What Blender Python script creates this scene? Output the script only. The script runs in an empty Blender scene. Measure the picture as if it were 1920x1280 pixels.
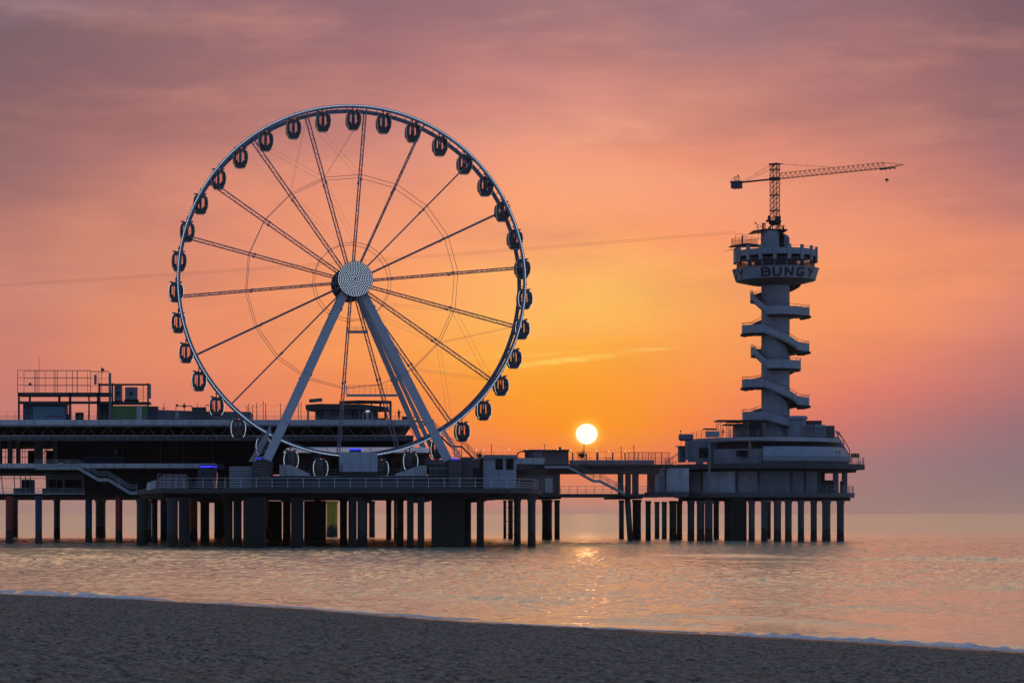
import bpy, bmesh, math, random
import numpy as np
from mathutils import Vector, Matrix
random.seed(7); rng = np.random.default_rng(11)
R = math.radians; PI = math.pi
scene = bpy.context.scene
COL = scene.collection

# ------------------------------------------------------------------ camera
F = 4200.0; PX = 660.0; PY = 962.0; CZ = 4.6      # focal length, optical axis and horizon in photo pixels; eye height in metres
cam = bpy.data.cameras.new('camera'); co = bpy.data.objects.new('camera', cam); COL.objects.link(co)
co.location = (0, 0, CZ); co.rotation_euler = (R(90), 0, 0)
cam.sensor_width = 36; cam.lens = 36 * F / 1920
cam.shift_x = (960 - PX) / 1920; cam.shift_y = (PY - 640) / 1920
cam.clip_start = 0.5; cam.clip_end = 60000
scene.camera = co
scene.view_settings.view_transform = 'Standard'; scene.view_settings.look = 'None'
scene.view_settings.exposure = 0; scene.view_settings.gamma = 1

def wx(px, Y): return (px - PX) * Y / F
def wz(py, Y): return CZ + (PY - py) * Y / F
def W(px, py, Y): return Vector((wx(px, Y), Y, wz(py, Y)))
def lin(c):
    return tuple(((v / 255) / 12.92 if v <= 10 else (((v / 255) + .055) / 1.055) ** 2.4) for v in c) + (1,)

# ------------------------------------------------------------------ materials
def nodes(m):
    m.use_nodes = True; nt = m.node_tree; nt.nodes.clear()
    return nt, nt.nodes, nt.links
MATS = {}
def mat(name, col, rough=.6, metal=0.0, var=.25, scale=1.2, stretch=(1, 1, 1), bump=.0, col2=None, spec=.5, streak=0):
    if name in MATS: return MATS[name]
    m = bpy.data.materials.new(name); nt, N, L = nodes(m)
    out = N.new('ShaderNodeOutputMaterial'); b = N.new('ShaderNodeBsdfPrincipled')
    L.new(b.outputs[0], out.inputs[0])
    tc = N.new('ShaderNodeTexCoord'); mp = N.new('ShaderNodeMapping'); mp.inputs['Scale'].default_value = stretch
    L.new(tc.outputs['Object'], mp.inputs[0])
    n = N.new('ShaderNodeTexNoise'); n.inputs['Scale'].default_value = scale; n.inputs['Detail'].default_value = 6; n.inputs['Roughness'].default_value = .65
    L.new(mp.outputs[0], n.inputs['Vector'])
    cr = N.new('ShaderNodeValToRGB')
    c2 = col2 if col2 else tuple(v * (1 - var) for v in col)
    cr.color_ramp.elements[0].position = .32; cr.color_ramp.elements[1].position = .68
    cr.color_ramp.elements[0].color = (*c2, 1); cr.color_ramp.elements[1].color = (*col, 1)
    L.new(n.outputs['Fac'], cr.inputs[0])
    last = cr.outputs[0]
    if streak:                                     # rain and rust streaks running down the surface
        mp2 = N.new('ShaderNodeMapping'); mp2.inputs['Scale'].default_value = (2.2, 2.2, .12); L.new(tc.outputs['Object'], mp2.inputs[0])
        n2 = N.new('ShaderNodeTexNoise'); n2.inputs['Scale'].default_value = 1.0; n2.inputs['Detail'].default_value = 5
        L.new(mp2.outputs[0], n2.inputs['Vector'])
        r2 = N.new('ShaderNodeMapRange'); r2.inputs[1].default_value = .5; r2.inputs[2].default_value = .72; r2.inputs[3].default_value = 0; r2.inputs[4].default_value = streak
        L.new(n2.outputs['Fac'], r2.inputs[0])
        mx = N.new('ShaderNodeMix'); mx.data_type = 'RGBA'; L.new(r2.outputs[0], mx.inputs[0]); L.new(last, mx.inputs[6])
        mx.inputs[7].default_value = (.10, .075, .06, 1); last = mx.outputs[2]
    L.new(last, b.inputs['Base Color'])
    b.inputs['Metallic'].default_value = metal
    rr = N.new('ShaderNodeMapRange'); rr.inputs[3].default_value = max(.05, rough - .12); rr.inputs[4].default_value = min(1, rough + .12)
    L.new(n.outputs['Fac'], rr.inputs[0]); L.new(rr.outputs[0], b.inputs['Roughness'])
    b.inputs['Specular IOR Level'].default_value = spec
    if bump:
        bp = N.new('ShaderNodeBump'); bp.inputs['Strength'].default_value = bump; bp.inputs['Distance'].default_value = .05
        L.new(n.outputs['Fac'], bp.inputs['Height']); L.new(bp.outputs[0], b.inputs['Normal'])
    MATS[name] = m; return m
def tide(m):                                        # dark weed and damp up to the high-water mark
    nt = m.node_tree; N = nt.nodes; L = nt.links; b = next(n for n in N if n.type == 'BSDF_PRINCIPLED'); src = b.inputs['Base Color'].links[0].from_socket
    g = N.new('ShaderNodeNewGeometry'); sx = N.new('ShaderNodeSeparateXYZ'); L.new(g.outputs['Position'], sx.inputs[0])
    n = N.new('ShaderNodeTexNoise'); n.inputs['Scale'].default_value = 1.4; n.inputs['Detail'].default_value = 4; L.new(g.outputs['Position'], n.inputs['Vector'])
    a = N.new('ShaderNodeMath'); a.operation = 'MULTIPLY_ADD'; a.inputs[1].default_value = 2.4; L.new(n.outputs['Fac'], a.inputs[0]); L.new(sx.outputs[2], a.inputs[2])
    r = N.new('ShaderNodeMapRange'); r.inputs[1].default_value = 3.0; r.inputs[2].default_value = 3.5; r.inputs[3].default_value = 1; r.inputs[4].default_value = 0; L.new(a.outputs[0], r.inputs[0])
    x = N.new('ShaderNodeMix'); x.data_type = 'RGBA'; L.new(r.outputs[0], x.inputs[0]); L.new(src, x.inputs[6]); x.inputs[7].default_value = (.012, .014, .012, 1); L.new(x.outputs[2], b.inputs['Base Color'])
def emit(name, col, s):
    if name in MATS: return MATS[name]
    m = bpy.data.materials.new(name); nt, N, L = nodes(m)
    out = N.new('ShaderNodeOutputMaterial'); e = N.new('ShaderNodeEmission'); e.inputs[0].default_value = (*col, 1); e.inputs[1].default_value = s
    L.new(e.outputs[0], out.inputs[0]); MATS[name] = m; return m
def glassmat(name, tint, fac):
    if name in MATS: return MATS[name]
    m = bpy.data.materials.new(name); nt, N, L = nodes(m)
    out = N.new('ShaderNodeOutputMaterial'); t = N.new('ShaderNodeBsdfTransparent'); t.inputs[0].default_value = (*tint, 1)
    g = N.new('ShaderNodeBsdfGlossy'); g.inputs[0].default_value = (.8, .85, .9, 1); g.inputs['Roughness'].default_value = .06
    mx = N.new('ShaderNodeMixShader'); mx.inputs[0].default_value = fac
    L.new(t.outputs[0], mx.inputs[1]); L.new(g.outputs[0], mx.inputs[2]); L.new(mx.outputs[0], out.inputs[0]); MATS[name] = m; return m

white = mat('white_paint', (.56, .58, .62), .5, var=.2, scale=.6, streak=.35)
offwhite = mat('offwhite_panel', (.50, .52, .56), .55, var=.25, scale=.8, streak=.5)
concrete = mat('concrete', (.34, .35, .37), .8, var=.3, scale=.7, bump=.3, streak=.5)
shaftm = mat('painted_concrete', (.29, .32, .37), .75, var=.16, scale=.5, bump=.2, streak=.22)
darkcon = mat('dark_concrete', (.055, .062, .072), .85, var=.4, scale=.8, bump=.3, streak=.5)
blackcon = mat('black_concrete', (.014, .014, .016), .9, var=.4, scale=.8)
steel = mat('grey_steel', (.20, .22, .25), .5, .3, var=.25, scale=1.5)
darksteel = mat('dark_steel', (.05, .052, .06), .55, .3, var=.3, scale=1.5)
wheelwhite = mat('wheel_white_paint', (.36, .39, .47), .45, var=.15, scale=.5)
spokem = mat('spoke_steel', (.19, .19, .25), .5, .2, var=.2)
railm = mat('rail_paint', (.50, .54, .58), .5, var=.2, scale=2)
raildark = mat('dark_rail', (.10, .10, .12), .5, .2, var=.2)
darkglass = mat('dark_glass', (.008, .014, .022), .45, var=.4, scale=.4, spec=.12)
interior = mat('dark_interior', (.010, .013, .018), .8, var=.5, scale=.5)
darkred = mat('dark_red_pile_paint', (.30, .022, .03), .6, var=.4, streak=.4)
bluep = mat('blue_pile_paint', (.009, .036, .10), .6, var=.4, streak=.3)
brightblue = mat('bright_blue_paint', (.01, .12, .30), .6, var=.3, streak=.3)
orangep = mat('orange_pile_paint', (.55, .11, .035), .6, var=.3, streak=.3)
yellowp = mat('yellow_pile_paint', (.75, .45, .04), .6, var=.3, streak=.4)
limep = mat('lime_pile_paint', (.50, .36, .02), .6, var=.3, streak=.4)
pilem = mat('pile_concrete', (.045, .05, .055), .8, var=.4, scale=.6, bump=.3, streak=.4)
pileteal = mat('teal_grey_pile_paint', (.20, .28, .34), .6, var=.35, streak=.5)
letterm = mat('black_letter_paint', (.012, .014, .03), .6, var=.2)
greenp = mat('green_container_paint', (.10, .26, .06), .55, var=.3)
posterm = mat('poster_blue', (.06, .20, .42), .5, var=.5, scale=.5, col2=(.10, .30, .22))
cabinm = mat('gondola_shell', (.06, .07, .09), .35, .2, var=.3)
cabglass = glassmat('gondola_glass', (.88, .80, .80), .07)
clearglass = glassmat('balustrade_glass', (.7, .72, .76), .10)
ledm = emit('led_white', (.62, .80, 1.0), 1.25)
ledtrim = emit('led_trim', (.80, .92, 1.0), .85)
blueled = emit('led_blue', (.03, .03, 1.0), 2.0)
redled = emit('lamp_red', (1.0, .16, .03), 2.5)
warmled = emit('bulb_warm', (1.0, .62, .35), 3.0)
clothm = mat('dark_clothes', (.02, .02, .03), .9)
leafm = mat('dry_leaf', (.05, .045, .03), .8)

for m_ in (darkred, bluep, brightblue, orangep, yellowp, limep, pilem, pileteal, darkcon, blackcon): tide(m_)
# ------------------------------------------------------------------ mesh helper
class MB:
    def __init__(s): s.v = []; s.f = []
    def add(s, vs, fs):
        o = len(s.v); s.v += [tuple(v) for v in vs]; s.f += [tuple(i + o for i in f) for f in fs]; return s
    def box(s, x0, x1, y0, y1, z0, z1):
        vs = [(x0, y0, z0), (x1, y0, z0), (x1, y1, z0), (x0, y1, z0), (x0, y0, z1), (x1, y0, z1), (x1, y1, z1), (x0, y1, z1)]
        return s.add(vs, [(0, 3, 2, 1), (4, 5, 6, 7), (0, 1, 5, 4), (1, 2, 6, 5), (2, 3, 7, 6), (3, 0, 4, 7)])
    def pbox(s, a, b, t, u, Y0, Y1):               # front face given in photo pixels at depth Y0, real depth to Y1
        return s.box(wx(a, Y0), wx(b, Y0), Y0, Y1, wz(u, Y0), wz(t, Y0))
    def bar(s, p, q, r, n=4, r2=None, caps=True, rot=PI / 4):
        p = Vector(p); q = Vector(q); d = (q - p)
        if d.length < 1e-6: return s
        d.normalize(); up = Vector((0, 0, 1)) if abs(d.z) < .95 else Vector((0, 1, 0))
        a = d.cross(up).normalized(); b = d.cross(a).normalized(); r2 = r if r2 is None else r2
        vs = []
        for c, rr in ((p, r), (q, r2)):
            for k in range(n):
                t = rot + 2 * PI * k / n; vs.append(c + a * math.cos(t) * rr + b * math.sin(t) * rr)
        fs = [(k, (k + 1) % n, n + (k + 1) % n, n + k) for k in range(n)]
        if caps: fs += [tuple(range(n - 1, -1, -1)), tuple(range(n, 2 * n))]
        return s.add(vs, fs)
    def obox(s, c, ux, uy, uz):                    # centre and three half-axis vectors
        c = Vector(c); vs = []
        for k in ((-1, -1, -1), (1, -1, -1), (1, 1, -1), (-1, 1, -1), (-1, -1, 1), (1, -1, 1), (1, 1, 1), (-1, 1, 1)):
            vs.append(c + ux * k[0] + uy * k[1] + uz * k[2])
        return s.add(vs, [(0, 3, 2, 1), (4, 5, 6, 7), (0, 1, 5, 4), (1, 2, 6, 5), (2, 3, 7, 6), (3, 0, 4, 7)])
    def lathe(s, c, prof, n=48, a0=0, a1=360):     # prof: (r, z) list; angle 0 = towards the camera (-Y), positive = right
        full = abs(a1 - a0) >= 359.9; m = n if full else n + 1
        vs = []
        for i in range(m):
            t = R(a0 + (a1 - a0) * i / n); sx, sy = math.sin(t), -math.cos(t)
            for r, z in prof: vs.append((c[0] + r * sx, c[1] + r * sy, z))
        k = len(prof); fs = []
        for i in range(n):
            j = (i + 1) % m
            for q in range(k - 1): fs.append((i * k + q, j * k + q, j * k + q + 1, i * k + q + 1))
        return s.add(vs, fs)
    def ringbox(s, c, r0, r1, z0, z1, n=48, a0=0, a1=360):
        s.lathe(c, [(r0, z0), (r1, z0), (r1, z1), (r0, z1), (r0, z0)], n, a0, a1)
        if abs(a1 - a0) < 359.9:
            for a in (a0, a1):
                t = R(a); sx, sy = math.sin(t), -math.cos(t)
                s.add([(c[0] + r * sx, c[1] + r * sy, z) for r, z in ((r0, z0), (r1, z0), (r1, z1), (r0, z1))], [(0, 1, 2, 3)])
        return s
    def prism(s, pts, y0, y1):                     # pts: (x, z) outline extruded along Y
        n = len(pts); vs = [(x, y0, z) for x, z in pts] + [(x, y1, z) for x, z in pts]
        fs = [tuple(range(n - 1, -1, -1)), tuple(range(n, 2 * n))] + [(i, (i + 1) % n, n + (i + 1) % n, n + i) for i in range(n)]
        return s.add(vs, fs)
    def hprism(s, pts, z0, z1):                    # pts: (x, y) outline extruded along Z
        n = len(pts); vs = [(x, y, z0) for x, y in pts] + [(x, y, z1) for x, y in pts]
        fs = [tuple(range(n - 1, -1, -1)), tuple(range(n, 2 * n))] + [(i, (i + 1) % n, n + (i + 1) % n, n + i) for i in range(n)]
        return s.add(vs, fs)
    def ball(s, c, r, n=8, sq=(1, 1, 1)):
        vs = []; fs = []
        h = n // 2
        for i in range(h + 1):
            t = PI * i / h
            for k in range(n):
                u = 2 * PI * k / n
                vs.append((c[0] + r * sq[0] * math.sin(t) * math.cos(u), c[1] + r * sq[1] * math.sin(t) * math.sin(u), c[2] + r * sq[2] * math.cos(t)))
        for i in range(h):
            for k in range(n): fs.append((i * n + k, i * n + (k + 1) % n, (i + 1) * n + (k + 1) % n, (i + 1) * n + k))
        return s.add(vs, fs)
ORG = {}
def mkmesh(name, mb, material, org, smooth=False):
    me = bpy.data.meshes.new(name)
    me.from_pydata([(v[0] - org[0], v[1] - org[1], v[2] - org[2]) for v in mb.v], [], mb.f)
    if material: me.materials.append(material)
    bm = bmesh.new(); bm.from_mesh(me); bmesh.ops.remove_doubles(bm, verts=bm.verts, dist=1e-4) if smooth else None
    bmesh.ops.recalc_face_normals(bm, faces=bm.faces); bm.to_mesh(me); bm.free()
    if smooth: me.polygons.foreach_set('use_smooth', [True] * len(me.polygons))
    return me
def part(name, mb, material, parent, smooth=False, label=None, stuff=False):
    org = ORG[parent.name]
    o = bpy.data.objects.new(name, mkmesh(name, mb, material, org, smooth)); COL.objects.link(o)
    o.parent = parent; ORG[o.name] = org
    if label: o['label'] = label
    if stuff: o['kind'] = 'stuff'
    return o
def thing(name, label, cat, loc, group=None):
    o = bpy.data.objects.new(name, None); COL.objects.link(o); o.empty_display_size = .5
    o.location = loc; ORG[o.name] = Vector(loc); o['label'] = label; o['category'] = cat
    if group: o['group'] = group
    return o
def single(name, mb, material, label, cat, group=None, smooth=False, kind=None):
    xs = [v[0] for v in mb.v]; ys = [v[1] for v in mb.v]; zs = [v[2] for v in mb.v]
    loc = Vector(((min(xs) + max(xs)) / 2, (min(ys) + max(ys)) / 2, min(zs)))
    o = bpy.data.objects.new(name, mkmesh(name, mb, material, loc, smooth)); COL.objects.link(o); o.location = loc
    ORG[o.name] = loc
    if label: o['label'] = label; o['category'] = cat
    if group: o['group'] = group
    if kind: o['kind'] = kind
    return o
def railing(mb, p, q, h, n, rails=(1.0, .6, .3), r=.035, pr=.04):     # posts and rails from p to q
    p = Vector(p); q = Vector(q); up = Vector((0, 0, 1))
    for i in range(n + 1):
        a = p.lerp(q, i / n); mb.bar(a, a + up * h, pr)
    for t in rails: mb.bar(p + up * h * t, q + up * h * t, r)
    return mb
def prailing(mb, a, b, ytop, ybot, Y, n, rails=(1.0, .6, .3), r=.035, pr=.04, Y2=None):
    Y2 = Y2 or Y
    z0 = wz(ybot, Y); h = wz(ytop, Y) - z0
    return railing(mb, (wx(a, Y), Y, z0), (wx(b, Y2), Y2, z0), h, n, rails, r, pr)
# ------------------------------------------------------------------ sky: dusk colours by direction (azimuth, elevation)
SUN_AZ = math.degrees(math.atan((1100 - PX) / F)); SUN_EL = math.degrees(math.atan((PY - 814) / F))
world = bpy.data.worlds.new('World'); scene.world = world; world.use_nodes = True
nt = world.node_tree; nt.nodes.clear(); N = nt.nodes; L = nt.links
def math_(op, a, b=None, c=None, clamp=False):
    n = N.new('ShaderNodeMath'); n.operation = op; n.use_clamp = clamp
    for i, v in enumerate((a, b, c)):
        if v is None: continue
        if isinstance(v, (int, float)): n.inputs[i].default_value = v
        else: L.new(v, n.inputs[i])
    return n.outputs[0]
def mix_(fac, a, b, mode='MIX'):
    n = N.new('ShaderNodeMix'); n.data_type = 'RGBA'; n.blend_type = mode
    for i, v in ((0, fac), (6, a), (7, b)):
        if isinstance(v, tuple): n.inputs[i].default_value = v
        elif isinstance(v, (int, float)): n.inputs[i].default_value = v
        else: L.new(v, n.inputs[i])
    return n.outputs[2]
def smooth_(x, a, b):
    n = N.new('ShaderNodeMapRange'); n.interpolation_type = 'SMOOTHSTEP'; n.inputs[1].default_value = a; n.inputs[2].default_value = b
    L.new(x, n.inputs[0]); return n.outputs[0]
tc = N.new('ShaderNodeTexCoord'); sp = N.new('ShaderNodeSeparateXYZ'); L.new(tc.outputs['Generated'], sp.inputs[0])
az = math_('MULTIPLY', math_('ARCTAN2', sp.outputs[0], sp.outputs[1]), 180 / PI)
el = math_('MULTIPLY', math_('ARCSINE', sp.outputs[2]), 180 / PI)
comb = N.new('ShaderNodeCombineXYZ'); L.new(az, comb.inputs[0]); L.new(el, comb.inputs[1])
def noise_(scale, sx, sy, rot=0, detail=5, rough=.6, off=0):
    mp = N.new('ShaderNodeMapping'); mp.inputs['Scale'].default_value = (sx, sy, 1); mp.inputs['Rotation'].default_value = (0, 0, R(rot)); mp.inputs['Location'].default_value = (off, off * .7, off * .3)
    L.new(comb.outputs[0], mp.inputs[0]); n = N.new('ShaderNodeTexNoise'); n.inputs['Scale'].default_value = scale
    n.inputs['Detail'].default_value = detail; n.inputs['Roughness'].default_value = rough; L.new(mp.outputs[0], n.inputs['Vector']); return n.outputs['Fac']
# the gradient is warped a little so that no edge of it runs straight
w1 = math_('SUBTRACT', noise_(.22, .6, 1.6, -12, 4, .5), .5); w2 = math_('SUBTRACT', noise_(.35, .5, 1.5, -8, 4, .5, 31), .5)
high = smooth_(el, 1.5, 7)
azw = math_('ADD', az, math_('MULTIPLY', math_('MULTIPLY', w1, 5.0), high)); elw = math_('ADD', el, math_('MULTIPLY', math_('MULTIPLY', w2, 2.6), high))
ROWS = {
 0: [(0, (142, 113, 126)), (200, (152, 116, 122)), (420, (146, 106, 116)), (700, (150, 108, 116)), (950, (160, 115, 120)), (1130, (160, 116, 120)), (1320, (150, 112, 124)), (1500, (150, 112, 124)), (1650, (142, 106, 116)), (1780, (132, 98, 108)), (1920, (124, 92, 102))],
 80: [(0, (126, 99, 104)), (200, (140, 104, 108)), (420, (152, 108, 112)), (700, (165, 114, 117)), (950, (180, 124, 122)), (1130, (180, 124, 120)), (1320, (164, 120, 124)), (1500, (156, 112, 118)), (1650, (146, 107, 112)), (1780, (134, 98, 106)), (1920, (128, 95, 103))],
 150: [(0, (134, 98, 106)), (200, (140, 101, 106)), (420, (162, 112, 112)), (700, (186, 124, 120)), (950, (206, 136, 128)), (1130, (205, 136, 126)), (1320, (184, 126, 122)), (1500, (178, 120, 118)), (1650, (166, 113, 112)), (1780, (154, 107, 110)), (1920, (145, 104, 108))],
 225: [(0, (140, 102, 101)), (200, (158, 108, 106)), (420, (182, 122, 114)), (700, (204, 132, 122)), (950, (222, 148, 130)), (1130, (226, 150, 128)), (1320, (210, 138, 120)), (1500, (192, 126, 116)), (1650, (174, 117, 111)), (1780, (160, 110, 110)), (1920, (150, 105, 108))],
 300: [(0, (154, 110, 107)), (200, (176, 118, 114)), (420, (208, 135, 118)), (700, (226, 145, 120)), (950, (240, 156, 126)), (1130, (244, 158, 126)), (1320, (234, 147, 118)), (1500, (214, 136, 118)), (1650, (196, 126, 115)), (1780, (184, 120, 115)), (1920, (170, 115, 115))],
 390: [(0, (174, 118, 110)), (200, (196, 128, 112)), (420, (222, 140, 116)), (700, (238, 150, 114)), (950, (249, 162, 116)), (1130, (251, 165, 120)), (1320, (246, 158, 118)), (1500, (234, 146, 116)), (1650, (218, 136, 115)), (1780, (202, 128, 113)), (1920, (184, 118, 112))],
 460: [(0, (188, 125, 113)), (200, (208, 134, 111)), (420, (226, 142, 114)), (700, (245, 154, 110)), (950, (253, 166, 110)), (1130, (254, 168, 110)), (1320, (250, 154, 106)), (1500, (244, 152, 112)), (1650, (238, 149, 113)), (1780, (226, 140, 110)), (1920, (208, 129, 110))],
 530: [(0, (200, 130, 115)), (200, (218, 138, 109)), (420, (230, 142, 108)), (700, (251, 157, 102)), (950, (255, 178, 104)), (1130, (255, 183, 104)), (1320, (252, 166, 102)), (1500, (250, 158, 104)), (1650, (250, 156, 104)), (1780, (246, 152, 106)), (1920, (236, 146, 111))],
 600: [(0, (206, 131, 114)), (200, (224, 139, 106)), (420, (234, 142, 106)), (700, (253, 160, 92)), (950, (255, 186, 92)), (1130, (255, 190, 96)), (1320, (251, 166, 92)), (1500, (249, 157, 98)), (1650, (246, 150, 98)), (1780, (236, 142, 104)), (1920, (216, 131, 112))],
 660: [(0, (205, 126, 112)), (200, (226, 137, 104)), (420, (236, 140, 102)), (700, (252, 156, 84)), (950, (255, 176, 66)), (1130, (255, 172, 66)), (1320, (254, 158, 82)), (1500, (244, 148, 98)), (1650, (236, 138, 102)), (1780, (220, 132, 110)), (1920, (200, 122, 112))],
 730: [(0, (202, 124, 113)), (200, (218, 130, 106)), (420, (232, 134, 100)), (700, (248, 142, 80)), (950, (255, 160, 48)), (1130, (255, 160, 42)), (1320, (254, 146, 76)), (1500, (238, 134, 100)), (1650, (222, 124, 108)), (1780, (204, 120, 112)), (1920, (180, 115, 114))],
 800: [(0, (196, 121, 116)), (200, (208, 125, 112)), (420, (222, 128, 106)), (700, (240, 130, 88)), (950, (253, 144, 50)), (1130, (255, 154, 22)), (1320, (248, 132, 74)), (1500, (222, 120, 102)), (1650, (196, 119, 114)), (1780, (176, 116, 116)), (1920, (152, 112, 118))],
 870: [(0, (176, 122, 119)), (200, (188, 122, 116)), (420, (202, 124, 112)), (700, (220, 124, 102)), (950, (240, 122, 84)), (1130, (244, 124, 72)), (1320, (228, 118, 94)), (1500, (190, 118, 116)), (1650, (162, 120, 123)), (1780, (150, 117, 123)), (1920, (140, 115, 122))],
 962: [(0, (160, 132, 128)), (200, (163, 131, 126)), (420, (167, 132, 126)), (700, (174, 132, 126)), (950, (188, 136, 126)), (1130, (194, 138, 126)), (1320, (182, 130, 124)), (1500, (166, 126, 122)), (1650, (152, 124, 120)), (1780, (148, 123, 119)), (1920, (145, 122, 118))],
}
OUT = {0: ((120, 100, 118), (92, 98, 132)), 80: ((120, 100, 118), (92, 98, 132)), 150: ((120, 100, 118), (92, 98, 132)), 225: ((140, 106, 116), (92, 97, 132)), 300: ((140, 106, 116), (92, 97, 132)), 390: ((140, 106, 116), (92, 97, 132)), 460: ((168, 116, 112), (94, 98, 132)), 530: ((168, 116, 112), (94, 98, 132)), 600: ((168, 116, 112), (94, 98, 132)), 660: ((144, 110, 118), (92, 98, 135)), 730: ((144, 110, 118), (92, 98, 135)), 800: ((144, 110, 118), (92, 98, 135)), 870: ((130, 110, 120), (93, 101, 138)), 962: ((130, 110, 120), (93, 101, 138))}
def row(py):
    n = N.new('ShaderNodeValToRGB'); cr = n.color_ramp; cr.interpolation = 'B_SPLINE' if False else 'EASE'
    pts = [(-179, OUT[py][1]), (-75, OUT[py][1]), (-28, OUT[py][0])]
    pts += [(math.degrees(math.atan((x - PX) / F)), c) for x, c in ROWS[py]]
    pts += [(40, OUT[py][0]), (85, OUT[py][1]), (179, OUT[py][1])]
    cr.elements[0].position = (pts[0][0] + 180) / 360; cr.elements[0].color = lin(pts[0][1])
    cr.elements[1].position = (pts[-1][0] + 180) / 360; cr.elements[1].color = lin(pts[-1][1])
    for a, c in pts[1:-1]:
        e = cr.elements.new((a + 180) / 360); e.color = lin(c)
    cr.interpolation = 'LINEAR'
    L.new(math_('DIVIDE', math_('ADD', azw, 180), 360), n.inputs[0]); return n.outputs[0]
keys = sorted(ROWS, reverse=True); col = row(keys[0])
for k0, k1 in zip(keys[:-1], keys[1:]):
    e0 = math.degrees(math.atan((PY - k0) / F)); e1 = math.degrees(math.atan((PY - k1) / F))
    n = N.new('ShaderNodeMapRange'); n.inputs[1].default_value = e0; n.inputs[2].default_value = e1; L.new(elw, n.inputs[0])
    col = mix_(n.outputs[0], col, row(k1))
up = N.new('ShaderNodeValToRGB'); cr = up.color_ramp
cr.elements[0].position = 12 / 90; cr.elements[0].color = lin((150, 112, 122)); cr.elements[1].position = 1; cr.elements[1].color = lin((96, 124, 150))
for e, c in ((17, (255, 208, 156)), (25, (246, 196, 150)), (33, (136, 126, 142)), (58, (102, 114, 146))):
    x = cr.elements.new(e / 90); x.color = lin(c)
L.new(math_('DIVIDE', el, 90), up.inputs[0])
behind = smooth_(math_('ABSOLUTE', az), 30, 95)
upc = mix_(behind, up.outputs[0], lin((102, 142, 186)))
col = mix_(smooth_(el, 12.4, 17), col, upc)
# soft veils of cirrus
veil = math_('SUBTRACT', noise_(.5, .35, 1.5, -14, 6, .62, 5), .5)
veil2 = math_('SUBTRACT', noise_(1.0, .22, 1.6, -9, 6, .6, 17), .5)
v = math_('ADD', math_('MULTIPLY', veil, .55), math_('MULTIPLY', veil2, .16))
amt = math_('MULTIPLY', v, math_('ADD', .12, math_('MULTIPLY', smooth_(el, 1.0, 8), .88)))
dk = math_('MAXIMUM', math_('MULTIPLY', amt, -1.0), 0); br = math_('MAXIMUM', amt, 0)
col = mix_(math_('MULTIPLY', dk, 1.6, clamp=True), col, lin((120, 92, 112)))
col = mix_(math_('MULTIPLY', br, 1.5, clamp=True), col, lin((250, 172, 142)))
def streak(px, py, hl, th, tilt, amp, c, ns=3.0, off=0):
    global col
    a0 = math.degrees(math.atan((px - PX) / F)); e0 = math.degrees(math.atan((PY - py) / F)); d = 180 / PI / F
    x = math_('SUBTRACT', az, a0); y = math_('SUBTRACT', el, e0); ct, st = math.cos(R(tilt)), math.sin(R(tilt))
    u = math_('ADD', math_('MULTIPLY', x, ct), math_('MULTIPLY', y, st)); w_ = math_('SUBTRACT', math_('MULTIPLY', y, ct), math_('MULTIPLY', x, st))
    nn = math_('SUBTRACT', noise_(ns, .45, 2.4, tilt, 4, .6, off), .5)
    w_ = math_('ADD', w_, math_('MULTIPLY', nn, th * d * 2.2))
    g = math_('EXPONENT', math_('MULTIPLY', math_('ADD', math_('POWER', math_('DIVIDE', math_('ABSOLUTE', u), hl * d), 2), math_('POWER', math_('DIVIDE', math_('ABSOLUTE', w_), th * d), 2)), -1))
    g = math_('MULTIPLY', g, math_('MULTIPLY', math_('ADD', math_('MULTIPLY', nn, 4.5), .85, clamp=True), amp), clamp=True)
    col = mix_(g, col, lin(c))
streak(1070, 675, 78, 4.6, 5.4, 1.0, (255, 212, 104), 5.0, off=3)
streak(1020, 682, 70, 3.4, 6, .9, (255, 206, 92), 6.0, off=9)
streak(1040, 664, 60, 2.6, 4, .6, (255, 206, 96), 6.0, off=71)
streak(1218, 657, 42, 3.0, 1, .85, (255, 196, 104), off=13)
streak(915, 668, 70, 9, 2, .5, (255, 188, 92), off=21)
streak(860, 690, 60, 7, 2, .35, (255, 176, 84), off=27)
streak(1112, 825, 22, 2.2, 0, .6, (255, 190, 60), off=33)
streak(1170, 240, 85, 16, -14, .5, (248, 172, 142), .9, 41)
streak(1110, 262, 60, 12, 10, .4, (248, 178, 146), .9, 47)
streak(1060, 165, 160, 26, -14, .28, (226, 150, 140), .6, 51)
streak(880, 205, 120, 16, 2, .3, (226, 140, 126), .6, 57)
streak(120, 28, 110, 14, -3, .5, (176, 142, 150), .7, 61)
# the sun: a disc 0.53 degrees wide with a thin bright rim of air
sd = Vector((math.sin(R(SUN_AZ)) * math.cos(R(SUN_EL)), math.cos(R(SUN_AZ)) * math.cos(R(SUN_EL)), math.sin(R(SUN_EL))))
dx = math_('MULTIPLY', math_('SUBTRACT', az, SUN_AZ), math.cos(R(SUN_EL))); dy = math_('MULTIPLY', math_('SUBTRACT', el, SUN_EL), 1.06)
ang = math_('SQRT', math_('ADD', math_('MULTIPLY', dx, dx), math_('MULTIPLY', dy, dy)))
glow = math_('EXPONENT', math_('MULTIPLY', ang, -1.0))
col = mix_(math_('MULTIPLY', glow, .32), col, lin((255, 152, 8)))
glow2 = math_('EXPONENT', math_('MULTIPLY', math_('MAXIMUM', math_('SUBTRACT', ang, .27), 0), -13))
col = mix_(math_('MULTIPLY', glow2, .8), col, (1.3, .72, .10, 1))
disc = math_('SUBTRACT', 1, smooth_(ang, .262, .282))
col = mix_(disc, col, (1.5, 1.32, 1.0, 1))
bg = N.new('ShaderNodeBackground'); L.new(col, bg.inputs[0]); bg.inputs[1].default_value = 1.0
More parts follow.
